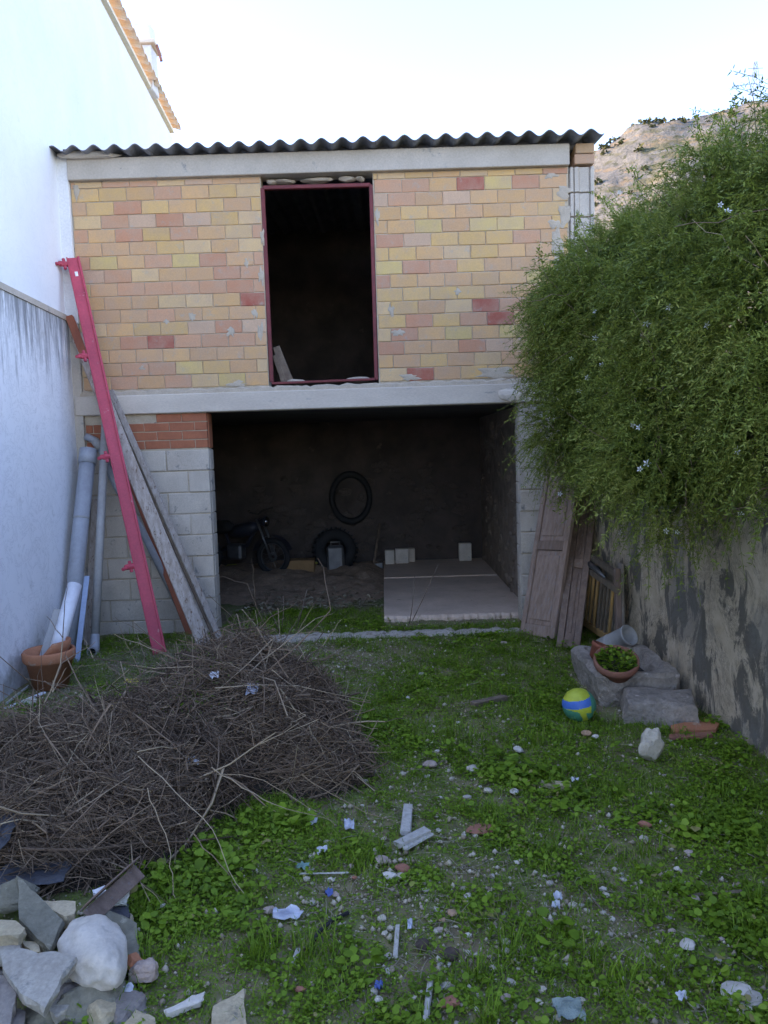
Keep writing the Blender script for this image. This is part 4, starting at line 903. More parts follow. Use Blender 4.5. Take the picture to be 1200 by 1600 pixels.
# ================================================================== BRUSH PILE
MOUNDS = [(-.98, 4.6, .60, .75, .47), (-1.4, 3.85, .72, .75, .36), (-1.85, 3.9, .72, .65, .26), (-.42, 3.98, .3, .33, .26), (-1.45, 3.32, .58, .42, .30), (-.68, 4.25, .46, .55, .42)]
def pile_h(x, y):
    h = np.zeros_like(x)
    for cx, cy, rx, ry, hh in MOUNDS:
        d2 = ((x-cx)/rx)**2+((y-cy)/ry)**2; h = np.maximum(h, hh*np.sqrt(np.clip(1-d2, 0, 1)))
    return h*(1+.22*sn(x, y, 3.3, 2)+.1*sn(x, y, 8.1, 5))
def build_brush():
    n = 90; X, Y = np.meshgrid(np.linspace(-2.75, .1, n), np.linspace(2.8, 5.5, n)); Z = pile_h(X, Y)*.72-.03
    idx = np.arange(n*n).reshape(n, n); Fq = np.stack([idx[:-1, :-1], idx[:-1, 1:], idx[1:, 1:], idx[1:, :-1]], -1).reshape(-1, 4)
    keep = (Z.ravel()[Fq] > -.028).any(1)
    root = thing('brush_pile', 'large heap of dry brown brushwood and vine cuttings in front of the pot', 'brush pile', (-1.2, 4.1, 0))
    npmesh('litter_core', np.stack([X, Y, Z], -1), Fq[keep], 'darksoil', root, kind='stuff', smooth=True)
    def twigs(N, lmin, lmax, rad, zlo, zhi, spread, seed_t, Sg=5, curl=.32):
        x = np.zeros(0); y = x.copy()
        while len(x) < N:
            xx = rng.uniform(-2.75, .1, 4000); yy = rng.uniform(2.8, 5.5, 4000); ok = (pile_h(xx, yy) > .04) & (rng.random(4000) < np.clip(.75+.8*sn(xx, yy, 5.2, 3), .18, 1))
            x = np.concatenate([x, xx[ok]]); y = np.concatenate([y, yy[ok]])
        x, y = x[:N], y[:N]; h = pile_h(x, y); e = .03
        gx = (pile_h(x+e, y)-pile_h(x-e, y))/(2*e); gy = (pile_h(x, y+e)-pile_h(x, y-e))/(2*e)
        gx = np.clip(gx, -2.5, 2.5); gy = np.clip(gy, -2.5, 2.5)
        nrm = unit(np.stack([-gx, -gy, np.ones(N)], 1)); a = 1.5*sn(x, y, 2.7, 4)+rng.normal(0, .85, N)+pi*(rng.random(N) < .5)
        # twigs lie along the heap, many swept towards the right and the camera
        flow = np.stack([np.cos(a)+.35, np.sin(a)-.3, np.zeros(N)], 1); d = flow-nrm*(flow*nrm).sum(1, keepdims=True); d = unit(d)+nrm*rng.normal(0, spread, (N, 1))
        d = unit(d); L = rng.uniform(lmin, lmax, N)**1.0; t = np.linspace(-.5, .5, Sg)
        c = np.stack([x, y, h*rng.uniform(zlo, zhi, N)+.01], 1); s = unit(np.cross(d, nrm)); bend = rng.normal(0, curl, (N, 1, 1)); bend2 = rng.normal(-.25, curl*.7, (N, 1, 1))
        tt = t[None, :, None]; P = c[:, None]+d[:, None]*L[:, None, None]*tt+s[:, None]*L[:, None, None]*bend*(tt**2-.08)+nrm[:, None]*L[:, None, None]*bend2*(tt**2-.06)+rng.normal(0, .009, (N, Sg, 3))
        P[..., 2] = np.maximum(P[..., 2], .004)
        lim = np.array([lw_x(q) for q in P[..., 1].ravel()]).reshape(P.shape[:2])+.02; P[..., 0] = np.maximum(P[..., 0], lim)
        r = rad*np.exp(rng.normal(0, .35, (N, 1)))*np.linspace(1.15, .55, Sg)[None]; v, f, per = np_tubes(P, r, 3)
        return v, f, np.repeat(np.clip(seed_t+.16*sn(x, y, 2.4, 7)+rng.normal(0, .2, N), 0, 1), per)
    for nm, args in (('fine_twigs', (17000, .1, .34, .0016, .6, 1.14, .45, .45)), ('dense_twigs', (8000, .15, .5, .0025, .45, 1.02, .22, .36)), ('long_stems', (420, .3, .9, .0024, .85, 1.15, .32, .6)), ('vine_canes', (70, .4, 1.0, .0042, .8, 1.06, .22, .55))):
        v, f, t = twigs(*args); npmesh(nm, v, f, 'twig', root, t, kind='stuff')
    # forked branches and dead leaves
    FP = []; FR = []; k = 0
    while k < 120:
        x, y = random.uniform(-2.4, 0), random.uniform(2.95, 5.2); h = float(pile_h(np.array([x]), np.array([y]))[0])
        if h < .08: continue
        k += 1; a = random.uniform(0, 2*pi); d = np.array([cos(a), sin(a), random.uniform(-.25, .45)]); L = random.uniform(.35, .8); p = np.array([x, y, h*random.uniform(.75, 1.02)])-d*L*.4; r = random.uniform(.0035, .0075); main = [p]
        for q in range(5): d = unit(d+rng.normal(0, .2, 3)); p = p+d*L/5; main.append(p)
        main = np.array(main); FP.append(main); FR.append(r*np.linspace(1, .45, 6))
        for q in range(1, 6):
            for _ in range(random.choice((0, 1, 1, 2))):
                e = unit(d+rng.normal(0, .8, 3)); l2 = L*random.uniform(.2, .5); FP.append(main[q]+e*l2*np.linspace(0, 1, 6)[:, None]+rng.normal(0, .006, (6, 3))*np.linspace(0, 1, 6)[:, None]); FR.append(r*.5*np.linspace(1, .4, 6))
    P = np.array(FP); P[..., 2] = np.maximum(P[..., 2], .006); P[..., 0] = np.maximum(P[..., 0], -2.66); v, f, per = np_tubes(P, np.array(FR), 4); npmesh('forked_branches', v, f, 'twig', root, np.repeat(rng.uniform(.15, .95, len(P)), per), kind='stuff')
    k = 3600; x = rng.uniform(-2.5, .05, k*3); y = rng.uniform(2.9, 5.3, k*3); ok = pile_h(x, y) > .05; x, y = x[ok][:k], y[ok][:k]; k = len(x); v, f = np_leaves(np.stack([x, y, pile_h(x, y)*rng.uniform(.85, 1.02, k)+.005], 1), rng.normal(size=(k, 3)), rng.normal(size=(k, 3))+np.array([0, 0, .8]), rng.uniform(.012, .03, k), rng.uniform(.006, .014, k)); npmesh('dead_leaves', v, f, 'twig', root, np.clip(rng.normal(.5, .25, k), 0, 1), kind='stuff')
    # strays reaching over the weeds on the right and in front
    paths = []; 
    def cane(pts): 
        q = np.array([np.array(p) for p in pts]); u = np.linspace(0, len(q)-1, 12); paths.append(np.stack([np.interp(u, np.arange(len(q)), q[:, k]) for k in range(3)], 1)+rng.normal(0, .004, (12, 3)))
    for pts in ([(545, 1245, .12), (540, 1284, .02)], ):
        pass
    for pl in ([(330, 1200, .35), (420, 1255, .22), (520, 1284, .03)], [(215, 1180, .36), (330, 1290, .2), (380, 1400, .03)], [(230, 1230, .35), (265, 1330, .15), (275, 1410, .02)], [(480, 1090, .36), (545, 1060, .3), (535, 1115, .2)],
               [(500, 1130, .33), (580, 1150, .2), (612, 1170, .05)], [(150, 1160, .3), (310, 1120, .34), (440, 1075, .4)], [(110, 1185, .28), (190, 1140, .3), (255, 1095, .32)], [(20, 1200, .25), (130, 1100, .28), (250, 1040, .3)], [(40, 1060, .2), (150, 1080, .24), (300, 1075, .3)], [(300, 1300, .2), (360, 1370, .06), (385, 1420, .01)], [(470, 1210, .3), (560, 1265, .1), (640, 1290, .01)]):
        cane([G(x, y, z) for x, y, z in pl])
    P = np.array(paths); v, f, per = np_tubes(P, np.full(P.shape[:2], .0022)*np.linspace(1.1, .6, 12)[None], 5); npmesh('stray_canes', v, f, 'twig', root, np.repeat(rng.uniform(.6, 1, len(P)), per), kind='stuff')
    k = 1500; cx_ = rng.normal(0, 1, (k, 2))*np.array([.12, .15])+np.where(rng.random((k, 1)) < .6, np.array([[-1.22, 4.55]]), np.array([[-1.05, 4.15]])); bs = np.stack([cx_[:, 0], cx_[:, 1], pile_h(cx_[:, 0], cx_[:, 1])*rng.uniform(.75, 1.05, k)+.02], 1)
    v, f = np_leaves(bs, rng.normal(size=(k, 3)), np.array([0, 0, 1.])+rng.normal(0, .6, (k, 3)), rng.uniform(.012, .03, k), rng.uniform(.004, .012, k)); npmesh('weeds_in_pile', v, f, 'weed', root, rng.uniform(.2, .7, k), kind='stuff')
    # litter caught in the pile
    def on_pile(px, py):
        d = ray(px, py)
        for s_ in np.arange(2.5, 6.5, .01):
            p = CP+d*s_
            if p[2] < float(pile_h(np.array([p[0]]), np.array([p[1]]))[0])*.98+.01: return V3(p)
        return V3(G(px, py))
    def scrap(name, lab, cat, px, py, w, h, mat, seed, free=None):
        c = free if free is not None else on_pile(px, py)+Vector((0, -.02, .015)); m = MB(); n = 6; rr_ = random.Random(seed); V = []
        for i in range(n):
            for j in range(n): u, v_ = i/(n-1)-.5, j/(n-1)-.5; k = 1-.35*rr_.random()*(abs(u)+abs(v_)); V.append((c.x+u*w*k, c.y+v_*h*.8*k, c.z+.02*noise.noise(Vector((u*5+seed, v_*5, seed)))+h*.25*v_+.012))
        V2 = [(x, y, z-.0015) for x, y, z in V]; q = n*n
        Fc = [(i*n+j, (i+1)*n+j, (i+1)*n+j+1, i*n+j+1) for i in range(n-1) for j in range(n-1)]; m.add(V+V2, Fc+[tuple(q+k for k in f[::-1]) for f in Fc]); obj(name, m, mat, None, True, lab, cat, orig=c)
    scrap('plastic_scrap', 'white plastic scrap caught in the middle of the brush pile', 'litter', 304, 1193, .06, .05, 'plastic', 1)
    scrap('plastic_scrap', 'crumpled white plastic bit near the top of the brush pile', 'litter', 336, 1060, .06, .07, 'plastic', 2)
    scrap('plastic_scrap', 'thin silvery plastic film hanging high in the brush pile', 'litter', 396, 1082, .07, .12, 'silver', 3)
    scrap('yellow_scrap', 'yellow plastic ring scrap behind the brush pile near the pot', 'litter', 208, 1068, .12, .07, 'yellow', 4)
    scrap('yellow_scrap', 'yellow lump of plastic half buried in the left of the brush pile', 'litter', 183, 1108, .08, .08, 'yellow', 5)
    scrap('plastic_sheet', 'blue grey plastic sheet at the far left edge of the brush pile', 'plastic sheet', 12, 1300, .1, .26, 'bluegrey', 6)
    scrap('plastic_sheet', 'dark crumpled plastic sheet under the brush above the rubble', 'plastic sheet', 55, 1370, .3, .14, 'bluegrey', 7)
    global SCRAP; SCRAP = scrap
build_brush()

# ================================================================== RUBBLE HEAP, LOWER LEFT
def build_rubble():
    def slab(name, lab, pts, z, th, mat, cat='stone slab', tilt=(0, 0), px5=True):
        if px5: pts = [(x/5, 1380+y/5) for x, y in pts]
        c = np.mean([G(x, y, z) for x, y in pts], 0); q = []
        # subdivided ragged edge, sloping plane
        k = len(pts)
        for i in range(k):
            a, b_ = np.array(pts[i], float), np.array(pts[(i+1) % k], float)
            for s_ in (0, .33, .67):
                p = a+(b_-a)*s_+(rng.normal(0, 1.1, 2) if s_ else 0); w = G(p[0], p[1], z)
                w = w+np.array([0, 0, 1.])*((w[0]-c[0])*tilt[0]+(w[1]-c[1])*tilt[1]); q.append(w)
        q = np.array(q); n = len(q); m = MB()
        low = c+(q-c)*np.linspace(.93, .93, n)[:, None]+np.array([0, 0, -th]); mid = c+(q-c)*1.02+np.array([0, 0, -th*.35])+rng.normal(0, .003, (n, 3))
        m.add(list(q)+list(mid)+list(low)+[c+np.array([0, 0, .004])], [(i, (i+1) % n, 3*n) for i in range(n)]+[(i+n, (i+1) % n+n, (i+1) % n, i) for i in range(n)]+[(i+2*n, (i+1) % n+2*n, (i+1) % n+n, i+n) for i in range(n)]+[tuple(range(2*n, 3*n))])
        obj(name, m, mat, None, False, lab, cat, orig=(c[0], c[1], max(0, c[2]-th)))
    slab('stone_slab', 'large grey pointed slab lying on top of the rubble heap', [(0, 520), (150, 510), (300, 560), (450, 560), (600, 610), (480, 730), (350, 950), (160, 830), (20, 640)], .16, .04, 'slate', tilt=(.1, .12))
    slab('stone_slab', 'brownish pointed slab at the back of the rubble heap', [(140, 60), (290, 140), (490, 260), (380, 420), (290, 370), (150, 280)], .13, .05, 'olive', tilt=(-.1, .3))
    slab('stone_slab', 'long tan slab lying behind the white boulder in the rubble', [(320, 135), (590, 140), (580, 240), (500, 255), (330, 165)], .12, .05, 'tan')
    slab('stone_slab', 'tan sandy slab at the left edge of the rubble heap', [(-80, 280), (120, 290), (195, 350), (155, 400), (-80, 410)], .14, .04, 'tan')
    slab('stone_slab', 'grey slab just under the tan slab at the left edge', [(-80, 395), (160, 400), (160, 510), (-80, 550)], .1, .05, 'slate')
    slab('stone_slab', 'small yellowish slab wedged between the grey slab and the boulder', [(170, 455), (300, 455), (310, 540), (260, 545)], .08, .05, 'tan')
    slab('stone_slab', 'brown grey slab leaning to the right of the white boulder', [(780, 265), (1070, 330), (1085, 500), (1000, 570), (850, 400)], .07, .05, 'olive', tilt=(-.15, .25))
    slab('stone_slab', 'dark slate piece beneath the rusty angle bar', [(830, 190), (1000, 160), (1010, 270), (860, 240)], .05, .03, 'dslate')
    slab('stone_slab', 'brown slab in the bottom left corner of the photo', [(-60, 740), (60, 760), (130, 880), (100, 960), (60, 1150), (-60, 1150)], .12, .05, 'brownslab', tilt=(.1, .2))
    slab('stone_slab', 'pale triangular shard low in the rubble below the grey slab', [(480, 880), (540, 950), (430, 1040), (370, 960)], .06, .03, 'slate')
    slab('stone_slab', 'brown cracked slab beside the bottom left corner slab', [(100, 950), (200, 1000), (180, 1150), (60, 1150)], .08, .05, 'brownslab')
    slab('plaster_sheet', 'pale yellow board offcut behind the rusty angle bar', [(870, 160), (960, 30), (1000, 60), (990, 150)], .07, .015, 'cornice', 'board')
    slab('plaster_sheet', 'white board corner left of the rusty angle bar', [(720, 55), (820, 15), (830, 60), (750, 95)], .07, .015, 'white', 'board')
    slab('flat_stone', 'beige flat stone at the bottom edge near the rubble', [(333, 1572), (381, 1544), (384, 1585), (386, 1612), (330, 1612)], .03, .05, 'tan', px5=False)
    slab('flat_stone', 'white flat strip of stone lying in the weeds right of the rubble', [(256, 1578), (300, 1555), (320, 1549), (314, 1564), (264, 1583)], .03, .02, 'limestone', px5=False)
    slab('flat_stone', 'cream flat stone at the bottom edge right of the heap', [(190, 1605), (212, 1577), (242, 1590), (240, 1612)], .03, .05, 'tan', px5=False)
    def rock(name, lab, px, py, z, r, mat, seed, rot=0, sub=4, rough=.24, flat=True, cat='stone'):
        c = G(px, py, z); m = MB(); m.rock(c, r, seed, rot, sub, rough, flat); return obj(name, m, mat, None, not flat, lab, cat, orig=(c[0], c[1], max(0, c[2]-r[2])))
    rock('boulder', 'large smooth white limestone boulder on the rubble heap', 147, 1487, .11, (.1, .17, .075), 'limestone', 26, radians(35), 4, .21, False)
    rock('stone', 'cream and orange angular stone right of the white boulder', 226, 1520, .03, (.05, .045, .045), 'pinkstone', 12, .3)
    rock('stone', 'olive brown boulder under the white boulder', 145, 1560, .03, (.12, .09, .07), 'olive', 14, .2)
    rock('stone', 'olive stone at the back of the heap by the dark plastic', 20, 1398, .08, (.09, .07, .06), 'olive', 15, .1)
    rock('stone', 'grey brown stone low in front of the olive boulder', 190, 1585, .0, (.09, .07, .05), 'brownslab', 18, .8)
    rock('stone', 'dull stone hidden under the brown pointed slab', 75, 1455, .03, (.1, .08, .06), 'olive', 19, .5)
    rock('stone', 'dark stone buried in the shade under the grey slab', 90, 1575, .01, (.1, .09, .06), 'brownslab', 20, 1.2)
    rock('stone', 'bluish grey stone standing on edge under the grey slab point', 105, 1545, .03, (.035, .04, .06), 'slate', 21, .5)
    rock('terracotta_shard', 'bright orange terracotta shard tucked beside the white boulder', 208, 1503, .05, (.03, .03, .03), 'terra', 22, .3, cat='shard')
    for k in range(26):
        c = G(random.uniform(-40, 215), random.uniform(1430, 1610), 0); r = random.uniform(.035, .075); m = MB(); m.rock((c[0], c[1], r*.4), (r, r*.8, r*.6), 200+k, random.random()*3, 3, .25); mt = random.choice(['olive', 'brownslab', 'slate', 'tan']); obj('filler_stone', m, mt, None, False, {'olive': 'olive', 'brownslab': 'brown', 'slate': 'grey', 'tan': 'tan'}[mt]+(' fist-sized' if r > .055 else ' small')+' stone filling gaps at the '+('left' if c[0] < -1.15 else 'right')+' base of the rubble heap', 'stone', 'small stones filling the rubble heap', orig=c)
    # rusty angle bar
    a, b_ = V3(G(132, 1416, .16)), V3(G(212, 1345, .14)); r = thing('angle_bar', 'dark rusty steel angle bar sticking out of the brush over the rubble', 'bar', a); m = MB(); m.bar(a, b_, .06, .006, (1, 0, 1), .001); obj('upper_leg', m, 'door2', r); off = Vector((.02, -.02, -.03)); m = MB(); m.bar(a+off, b_+off, .006, .06, (1, 0, 1), .001); obj('lower_leg', m, 'door2', r)
build_rubble()

# ================================================================== LITTER AND STONES ON THE GROUND
def build_litter():
    def gp(px, py, z=0.0): p = V3(G(px, py)); p.z = gz(p.x, p.y)+z; return p
    def st(lab, px, py, w, mat, seed, asp=.7, h=.5, name='stone', cat='stone', rot=None):
        p = gp(px, py); s_ = w/2*(p.y+.1)/1200*1.15; m = MB(); m.rock((p.x, p.y, p.z+s_*h*.5+.012), (s_, s_*asp*1.3, s_*h), seed, random.random()*3 if rot is None else rot, 2); obj(name, m, mat, None, False, lab, cat, orig=p)
    L = [('white knobbly stone in the weeds left of the ball', 810, 1176, 19, 'limestone'), ('pink grey stone near the tip of the brush pile', 672, 1202, 22, 'pinkstone'), ('cream stone right of the pink grey stone', 738, 1206, 20, 'pebble'),
         ('pale tan rock near the tip of the brush pile, right', 762, 1243, 16, 'pebble'), ('rounded white stone above the pale plank', 803, 1244, 18, 'limestone'), ('orange stone in front of the ball', 916, 1152, 18, 'orangestone'), ('small white stone right of the orange stone', 930, 1155, 11, 'limestone'),
         ('smooth pink oval stone above the brick bit', 596, 1353, 23, 'pinkstone'), ('flat white stone left of the brick bit', 609, 1378, 22, 'limestone'), ('small white stone touching the flat white one', 627, 1375, 16, 'pebble'), ('white quartz stone in the weeds at the lower right', 1075, 1484, 26, 'limestone'),
         ('tan triangular stone in the middle foreground', 597, 1444, 16, 'pebble'), ('white stone at the bottom beside the blue wrapper', 592, 1569, 15, 'limestone'), ('orange clay lump in the gravel patch', 707, 1436, 18, 'orangestone'), ('small orange clay lump under the larger one', 692, 1449, 11, 'orangestone'),
         ('small stone left of the pink oval stone', 587, 1336, 11, 'pebble'), ('pale stone at the left end of the weeds below the pile', 253, 1418, 14, 'limestone'), ('greyish stone near the left end of the silver film', 421, 1432, 18, 'pinkstone'), ('pale pink stone beside the blue plastic square', 525, 1407, 12, 'pinkstone'),
         ('white stone in the gravel patch at the centre right', 732, 1407, 15, 'limestone'), ('round tan stone above the white gravel stone', 723, 1394, 11, 'pebble'), ('white stone lying at the right of the gravel patch', 790, 1493, 14, 'pebble'), ('grey white stone right of the path of weeds', 1058, 1362, 12, 'limestone'),
         ('pink white stone by the upper weeds in the right foreground', 1088, 1412, 15, 'pinkstone'), ('bleached stone right of the white plastic cup', 948, 1402, 14, 'pebble'), ('crumbly cream stone in the right weeds below the red shard', 1007, 1315, 17, 'pebble'), ('white stone close to the right edge by the slab pieces', 1112, 1540, 13, 'limestone'),
         ('pale stone just under the doorway strip', 787, 1008, 11, 'pinkstone'), ('grey pebble stone at the far weeds near the strip', 657, 1057, 11, 'pebble')]
    for k, (lab, px, py, w, mt) in enumerate(L): st(lab, px, py, w, mt, 300+k)
    st('flat red tile piece in the grass right of the white boards', 757, 1299, 52, 'brickbit', 401, .45, .12, 'tile_shard', 'shard', 0)
    st('small orange brick bit under the pink oval stone', 628, 1364, 24, 'brickbit', 402, .55, .5, 'brick_shard', 'shard', 0)
    st('red shard standing in the right weeds', 1008, 1293, 20, 'brickbit', 403, .5, .5, 'brick_shard', 'shard', -.5)
    st('broken pink brick at the bottom edge', 702, 1575, 34, 'brickbit', 404, .6, .4, 'brick_shard', 'shard', -.1)
    st('red clay bit at the bottom left of the weeds', 469, 1552, 17, 'brickbit', 405, .6, .5, 'brick_shard', 'shard', -.1)
    st('round dark brown clod in the gravel, left of two', 660, 1489, 20, 'clod', 406, .8, .8, 'dirt_clod', 'clod'); st('round dark brown clod in the gravel, right of two', 706, 1503, 23, 'clod', 407, .8, .8, 'dirt_clod', 'clod')
    st('tiny red shard near the first orange lump', 555, 1383, 9, 'brickbit', 408, .6, .5, 'brick_shard', 'shard'); st('orange bit at the lower right edge', 1186, 1486, 11, 'orangestone', 409, .7, .5, 'brick_shard', 'shard')
    # wood pieces
    def wd(lab, a, b_, w, t, mat, name='wood_piece', cat='wood', z=.02):
        p, q = gp(*a, z), gp(*b_, z+.006); m = MB(); m.bar(p, q, w, t, Vector((q.y-p.y, p.x-q.x, 0)), .003)
        # fray the ends
        m.v = [(x+random.gauss(0, .002), y+random.gauss(0, .002), z_+random.gauss(0, .0015)) for x, y, z_ in m.v]; obj(name, m, mat, None, False, lab, cat, orig=p)
    wd('short bleached board lying upright in the weeds, upper of two', (634, 1312), (638, 1272), .045, .018, 'palewood', z=.03); wd('split bleached board lying diagonally below the short one', (620, 1332), (668, 1309), .045, .02, 'palewood', z=.035); wd('second splinter lying along the diagonal bleached board', (632, 1336), (676, 1312), .018, .014, 'palewood', z=.025)
    wd('thin weathered stick standing out in the foreground weeds', (618, 1508), (622, 1462), .014, .012, 'palewood', 'stick', 'stick'); wd('thin stick at the bottom edge of the foreground', (666, 1605), (674, 1545), .014, .012, 'palewood', 'stick', 'stick'); wd('small flat stick left of the silver film', (458, 1515), (467, 1494), .016, .01, 'palewood', 'stick', 'stick')
    wd('dark brown piece of wood lying in the grass before the doorway', (738, 1108), (790, 1095), .045, .03, 'wood'); wd('long pale plank half sunk in the weeds below the ball', (833, 1228), (892, 1231), .06, .03, 'tan', z=.012); wd('thin straw coloured cane beside the teal scrap', (468, 1376), (545, 1380), .008, .006, 'palewood', 'stick', 'stick')
    wd('dark twig lying in the right weeds', (903, 1388), (940, 1425), .006, .006, 'wood', 'stick', 'stick'); wd('thin dark branch lying under the right hand weeds', (1075, 1408), (1160, 1404), .008, .008, 'wood', 'stick', 'stick')
    p, q = gp(860, 905), gp(0, 0) if False else None
    # plastics
    S_ = lambda n_, lab, px, py, w, h, mt, sd: SCRAP(n_, lab, 'litter', px, py, w, h, mt, sd, gp(px, py, .022))
    S_('plastic_scrap', 'white plastic scrap left of the pale blue one below the brush', 490, 1293, .04, .05, 'plastic', 11); S_('plastic_scrap', 'pale blue crumpled plastic at the end of the long cane', 546, 1298, .05, .08, 'silver', 12); S_('plastic_scrap', 'white grey plastic flake in the left foreground weeds', 504, 1345, .05, .04, 'plastic', 13)
    S_('blue_scrap', 'bright blue plastic square in the foreground', 515, 1410, .035, .03, 'blueplastic', 14); S_('teal_scrap', 'teal plastic scrap in the left foreground weeds', 474, 1368, .06, .03, 'teal', 15); S_('silver_wrapper', 'long silvery wrapper lying in the left foreground', 450, 1441, .12, .05, 'silver', 16); S_('blue_wrapper', 'dark blue wrapper at the bottom of the foreground', 592, 1554, .03, .03, 'blueplastic', 17)
    S_('plastic_cup', 'white plastic piece in the right foreground, upper of two', 872, 1411, .036, .04, 'plastic', 18); S_('plastic_cup', 'white plastic piece in the right foreground, lower of two', 869, 1426, .036, .025, 'plastic', 19); S_('plastic_scrap', 'white plastic flake at the end of the pale plank', 897, 1224, .05, .03, 'plastic', 20); S_('plastic_scrap', 'small shiny plastic strip above the dark clods', 641, 1460, .02, .05, 'silver', 21)
    S_('plastic_scrap', 'white crumpled plastic near the boulder at lower left', 196, 1567, .06, .06, 'plastic', 22); S_('plastic_bag', 'greenish clear plastic bag at the bottom edge right of centre', 888, 1592, .1, .08, 'bag', 23); S_('plastic_scrap', 'small white plastic flake at the bottom right', 1065, 1576, .035, .03, 'plastic', 24)
    for k, (px, py, w) in enumerate(((1148, 1558, 60), (1175, 1572, 50), (1160, 1586, 36))): st(('long white broken slab piece at the lower right edge', 'grey white broken slab piece at the lower right corner', 'small broken slab piece below the two others at lower right')[k], px, py, w, ('limestone', 'slate', 'limestone')[k], 420+k, .5, .2, 'slab_piece', 'rubble', .6)
    # black cable in the weeds
    P3 = [gp(x, y, .015) for x, y in ((480, 1490), (500, 1462), (520, 1445), (545, 1435))]; m = MB(); m.tube(P3, .008, 6); obj('black_cable', m, 'black', None, True, 'short black cable curling in the left foreground weeds', 'cable', orig=P3[0])
    # pale pebbles one can count
    got = 0; MARKS = [(905, 1126, 'the ball'), (636, 1293, 'the short bleached board'), (646, 1322, 'the diagonal bleached board'), (757, 1299, 'the flat red tile piece'), (596, 1353, 'the pink oval stone'), (660, 1489, 'the left dark clod'), (706, 1503, 'the right dark clod'), (620, 1487, 'the thin foreground stick'), (450, 1441, 'the silvery wrapper'), (515, 1410, 'the blue plastic square'), (872, 1420, 'the white plastic pieces'), (1075, 1484, 'the white quartz stone'), (862, 1230, 'the long pale plank'), (765, 1102, 'the dark piece of wood'), (1021, 1185, 'the mortar chunk'), (1008, 1293, 'the red shard'), (580, 1020, 'the doorway strip'), (760, 1010, 'the pale stone by the strip'), (600, 1200, 'the tip of the brush pile'), (560, 1090, 'the top end of the brush pile'), (738, 1206, 'the cream stone'), (810, 1176, 'the white knobbly stone'), (702, 1575, 'the broken pink brick'), (592, 1560, 'the dark blue wrapper'), (888, 1592, 'the greenish plastic bag'), (1150, 1560, 'the broken slab pieces'), (732, 1407, 'the gravel patch stone'), (707, 1440, 'the orange clay lumps'), (1088, 1412, 'the pink white stone'), (948, 1402, 'the bleached stone'), (790, 1493, 'the white stone by the gravel'), (546, 1298, 'the pale blue plastic'), (1186, 1486, 'the orange bit at the edge'), (930, 1330, 'the tall grass tuft'), (1100, 1330, 'the weeds along the plaster wall')]
    while got < 230:
        px, py = random.uniform(430, 1190), 1010+random.random()**.8*590
        p = gp(px, py)
        if float(pile_h(np.array([p.x]), np.array([p.y]))[0]) > .01 or p.x > rw_x(p.y)-.1 or p.y > 6.9 or (p.x > 1.3 and 4.4 < p.y < 5.7): continue
        s_ = random.uniform(.007, .017)*(1.25 if random.random() < .12 else 1); m = MB(); m.rock((p.x, p.y, p.z+s_*.5), (s_*1.3, s_, s_*.75), 500+got, random.random()*3, 1)
        mt = random.choice(['pebble', 'pebble', 'limestone', 'pinkstone', 'slate']); near = min(MARKS, key=lambda q: (V3(G(q[0], q[1]))-p).length)
        side = ('right of' if px > near[0]+12 else 'left of' if px < near[0]-12 else 'in line with') if abs(px-near[0]) > abs(py-near[1])*.7 else ('in front of' if py > near[1] else 'behind')
        size = 'tiny' if s_ < .0105 else 'small' if s_ < .0145 else 'plump'
        obj('pebble', m, mt, None, False, size+' '+{'pebble': 'cream', 'limestone': 'white', 'pinkstone': 'pinkish', 'slate': 'grey'}[mt]+' pebble '+side+' '+near[2], 'pebble', 'little pebbles scattered among the weeds', orig=p); got += 1
build_litter()

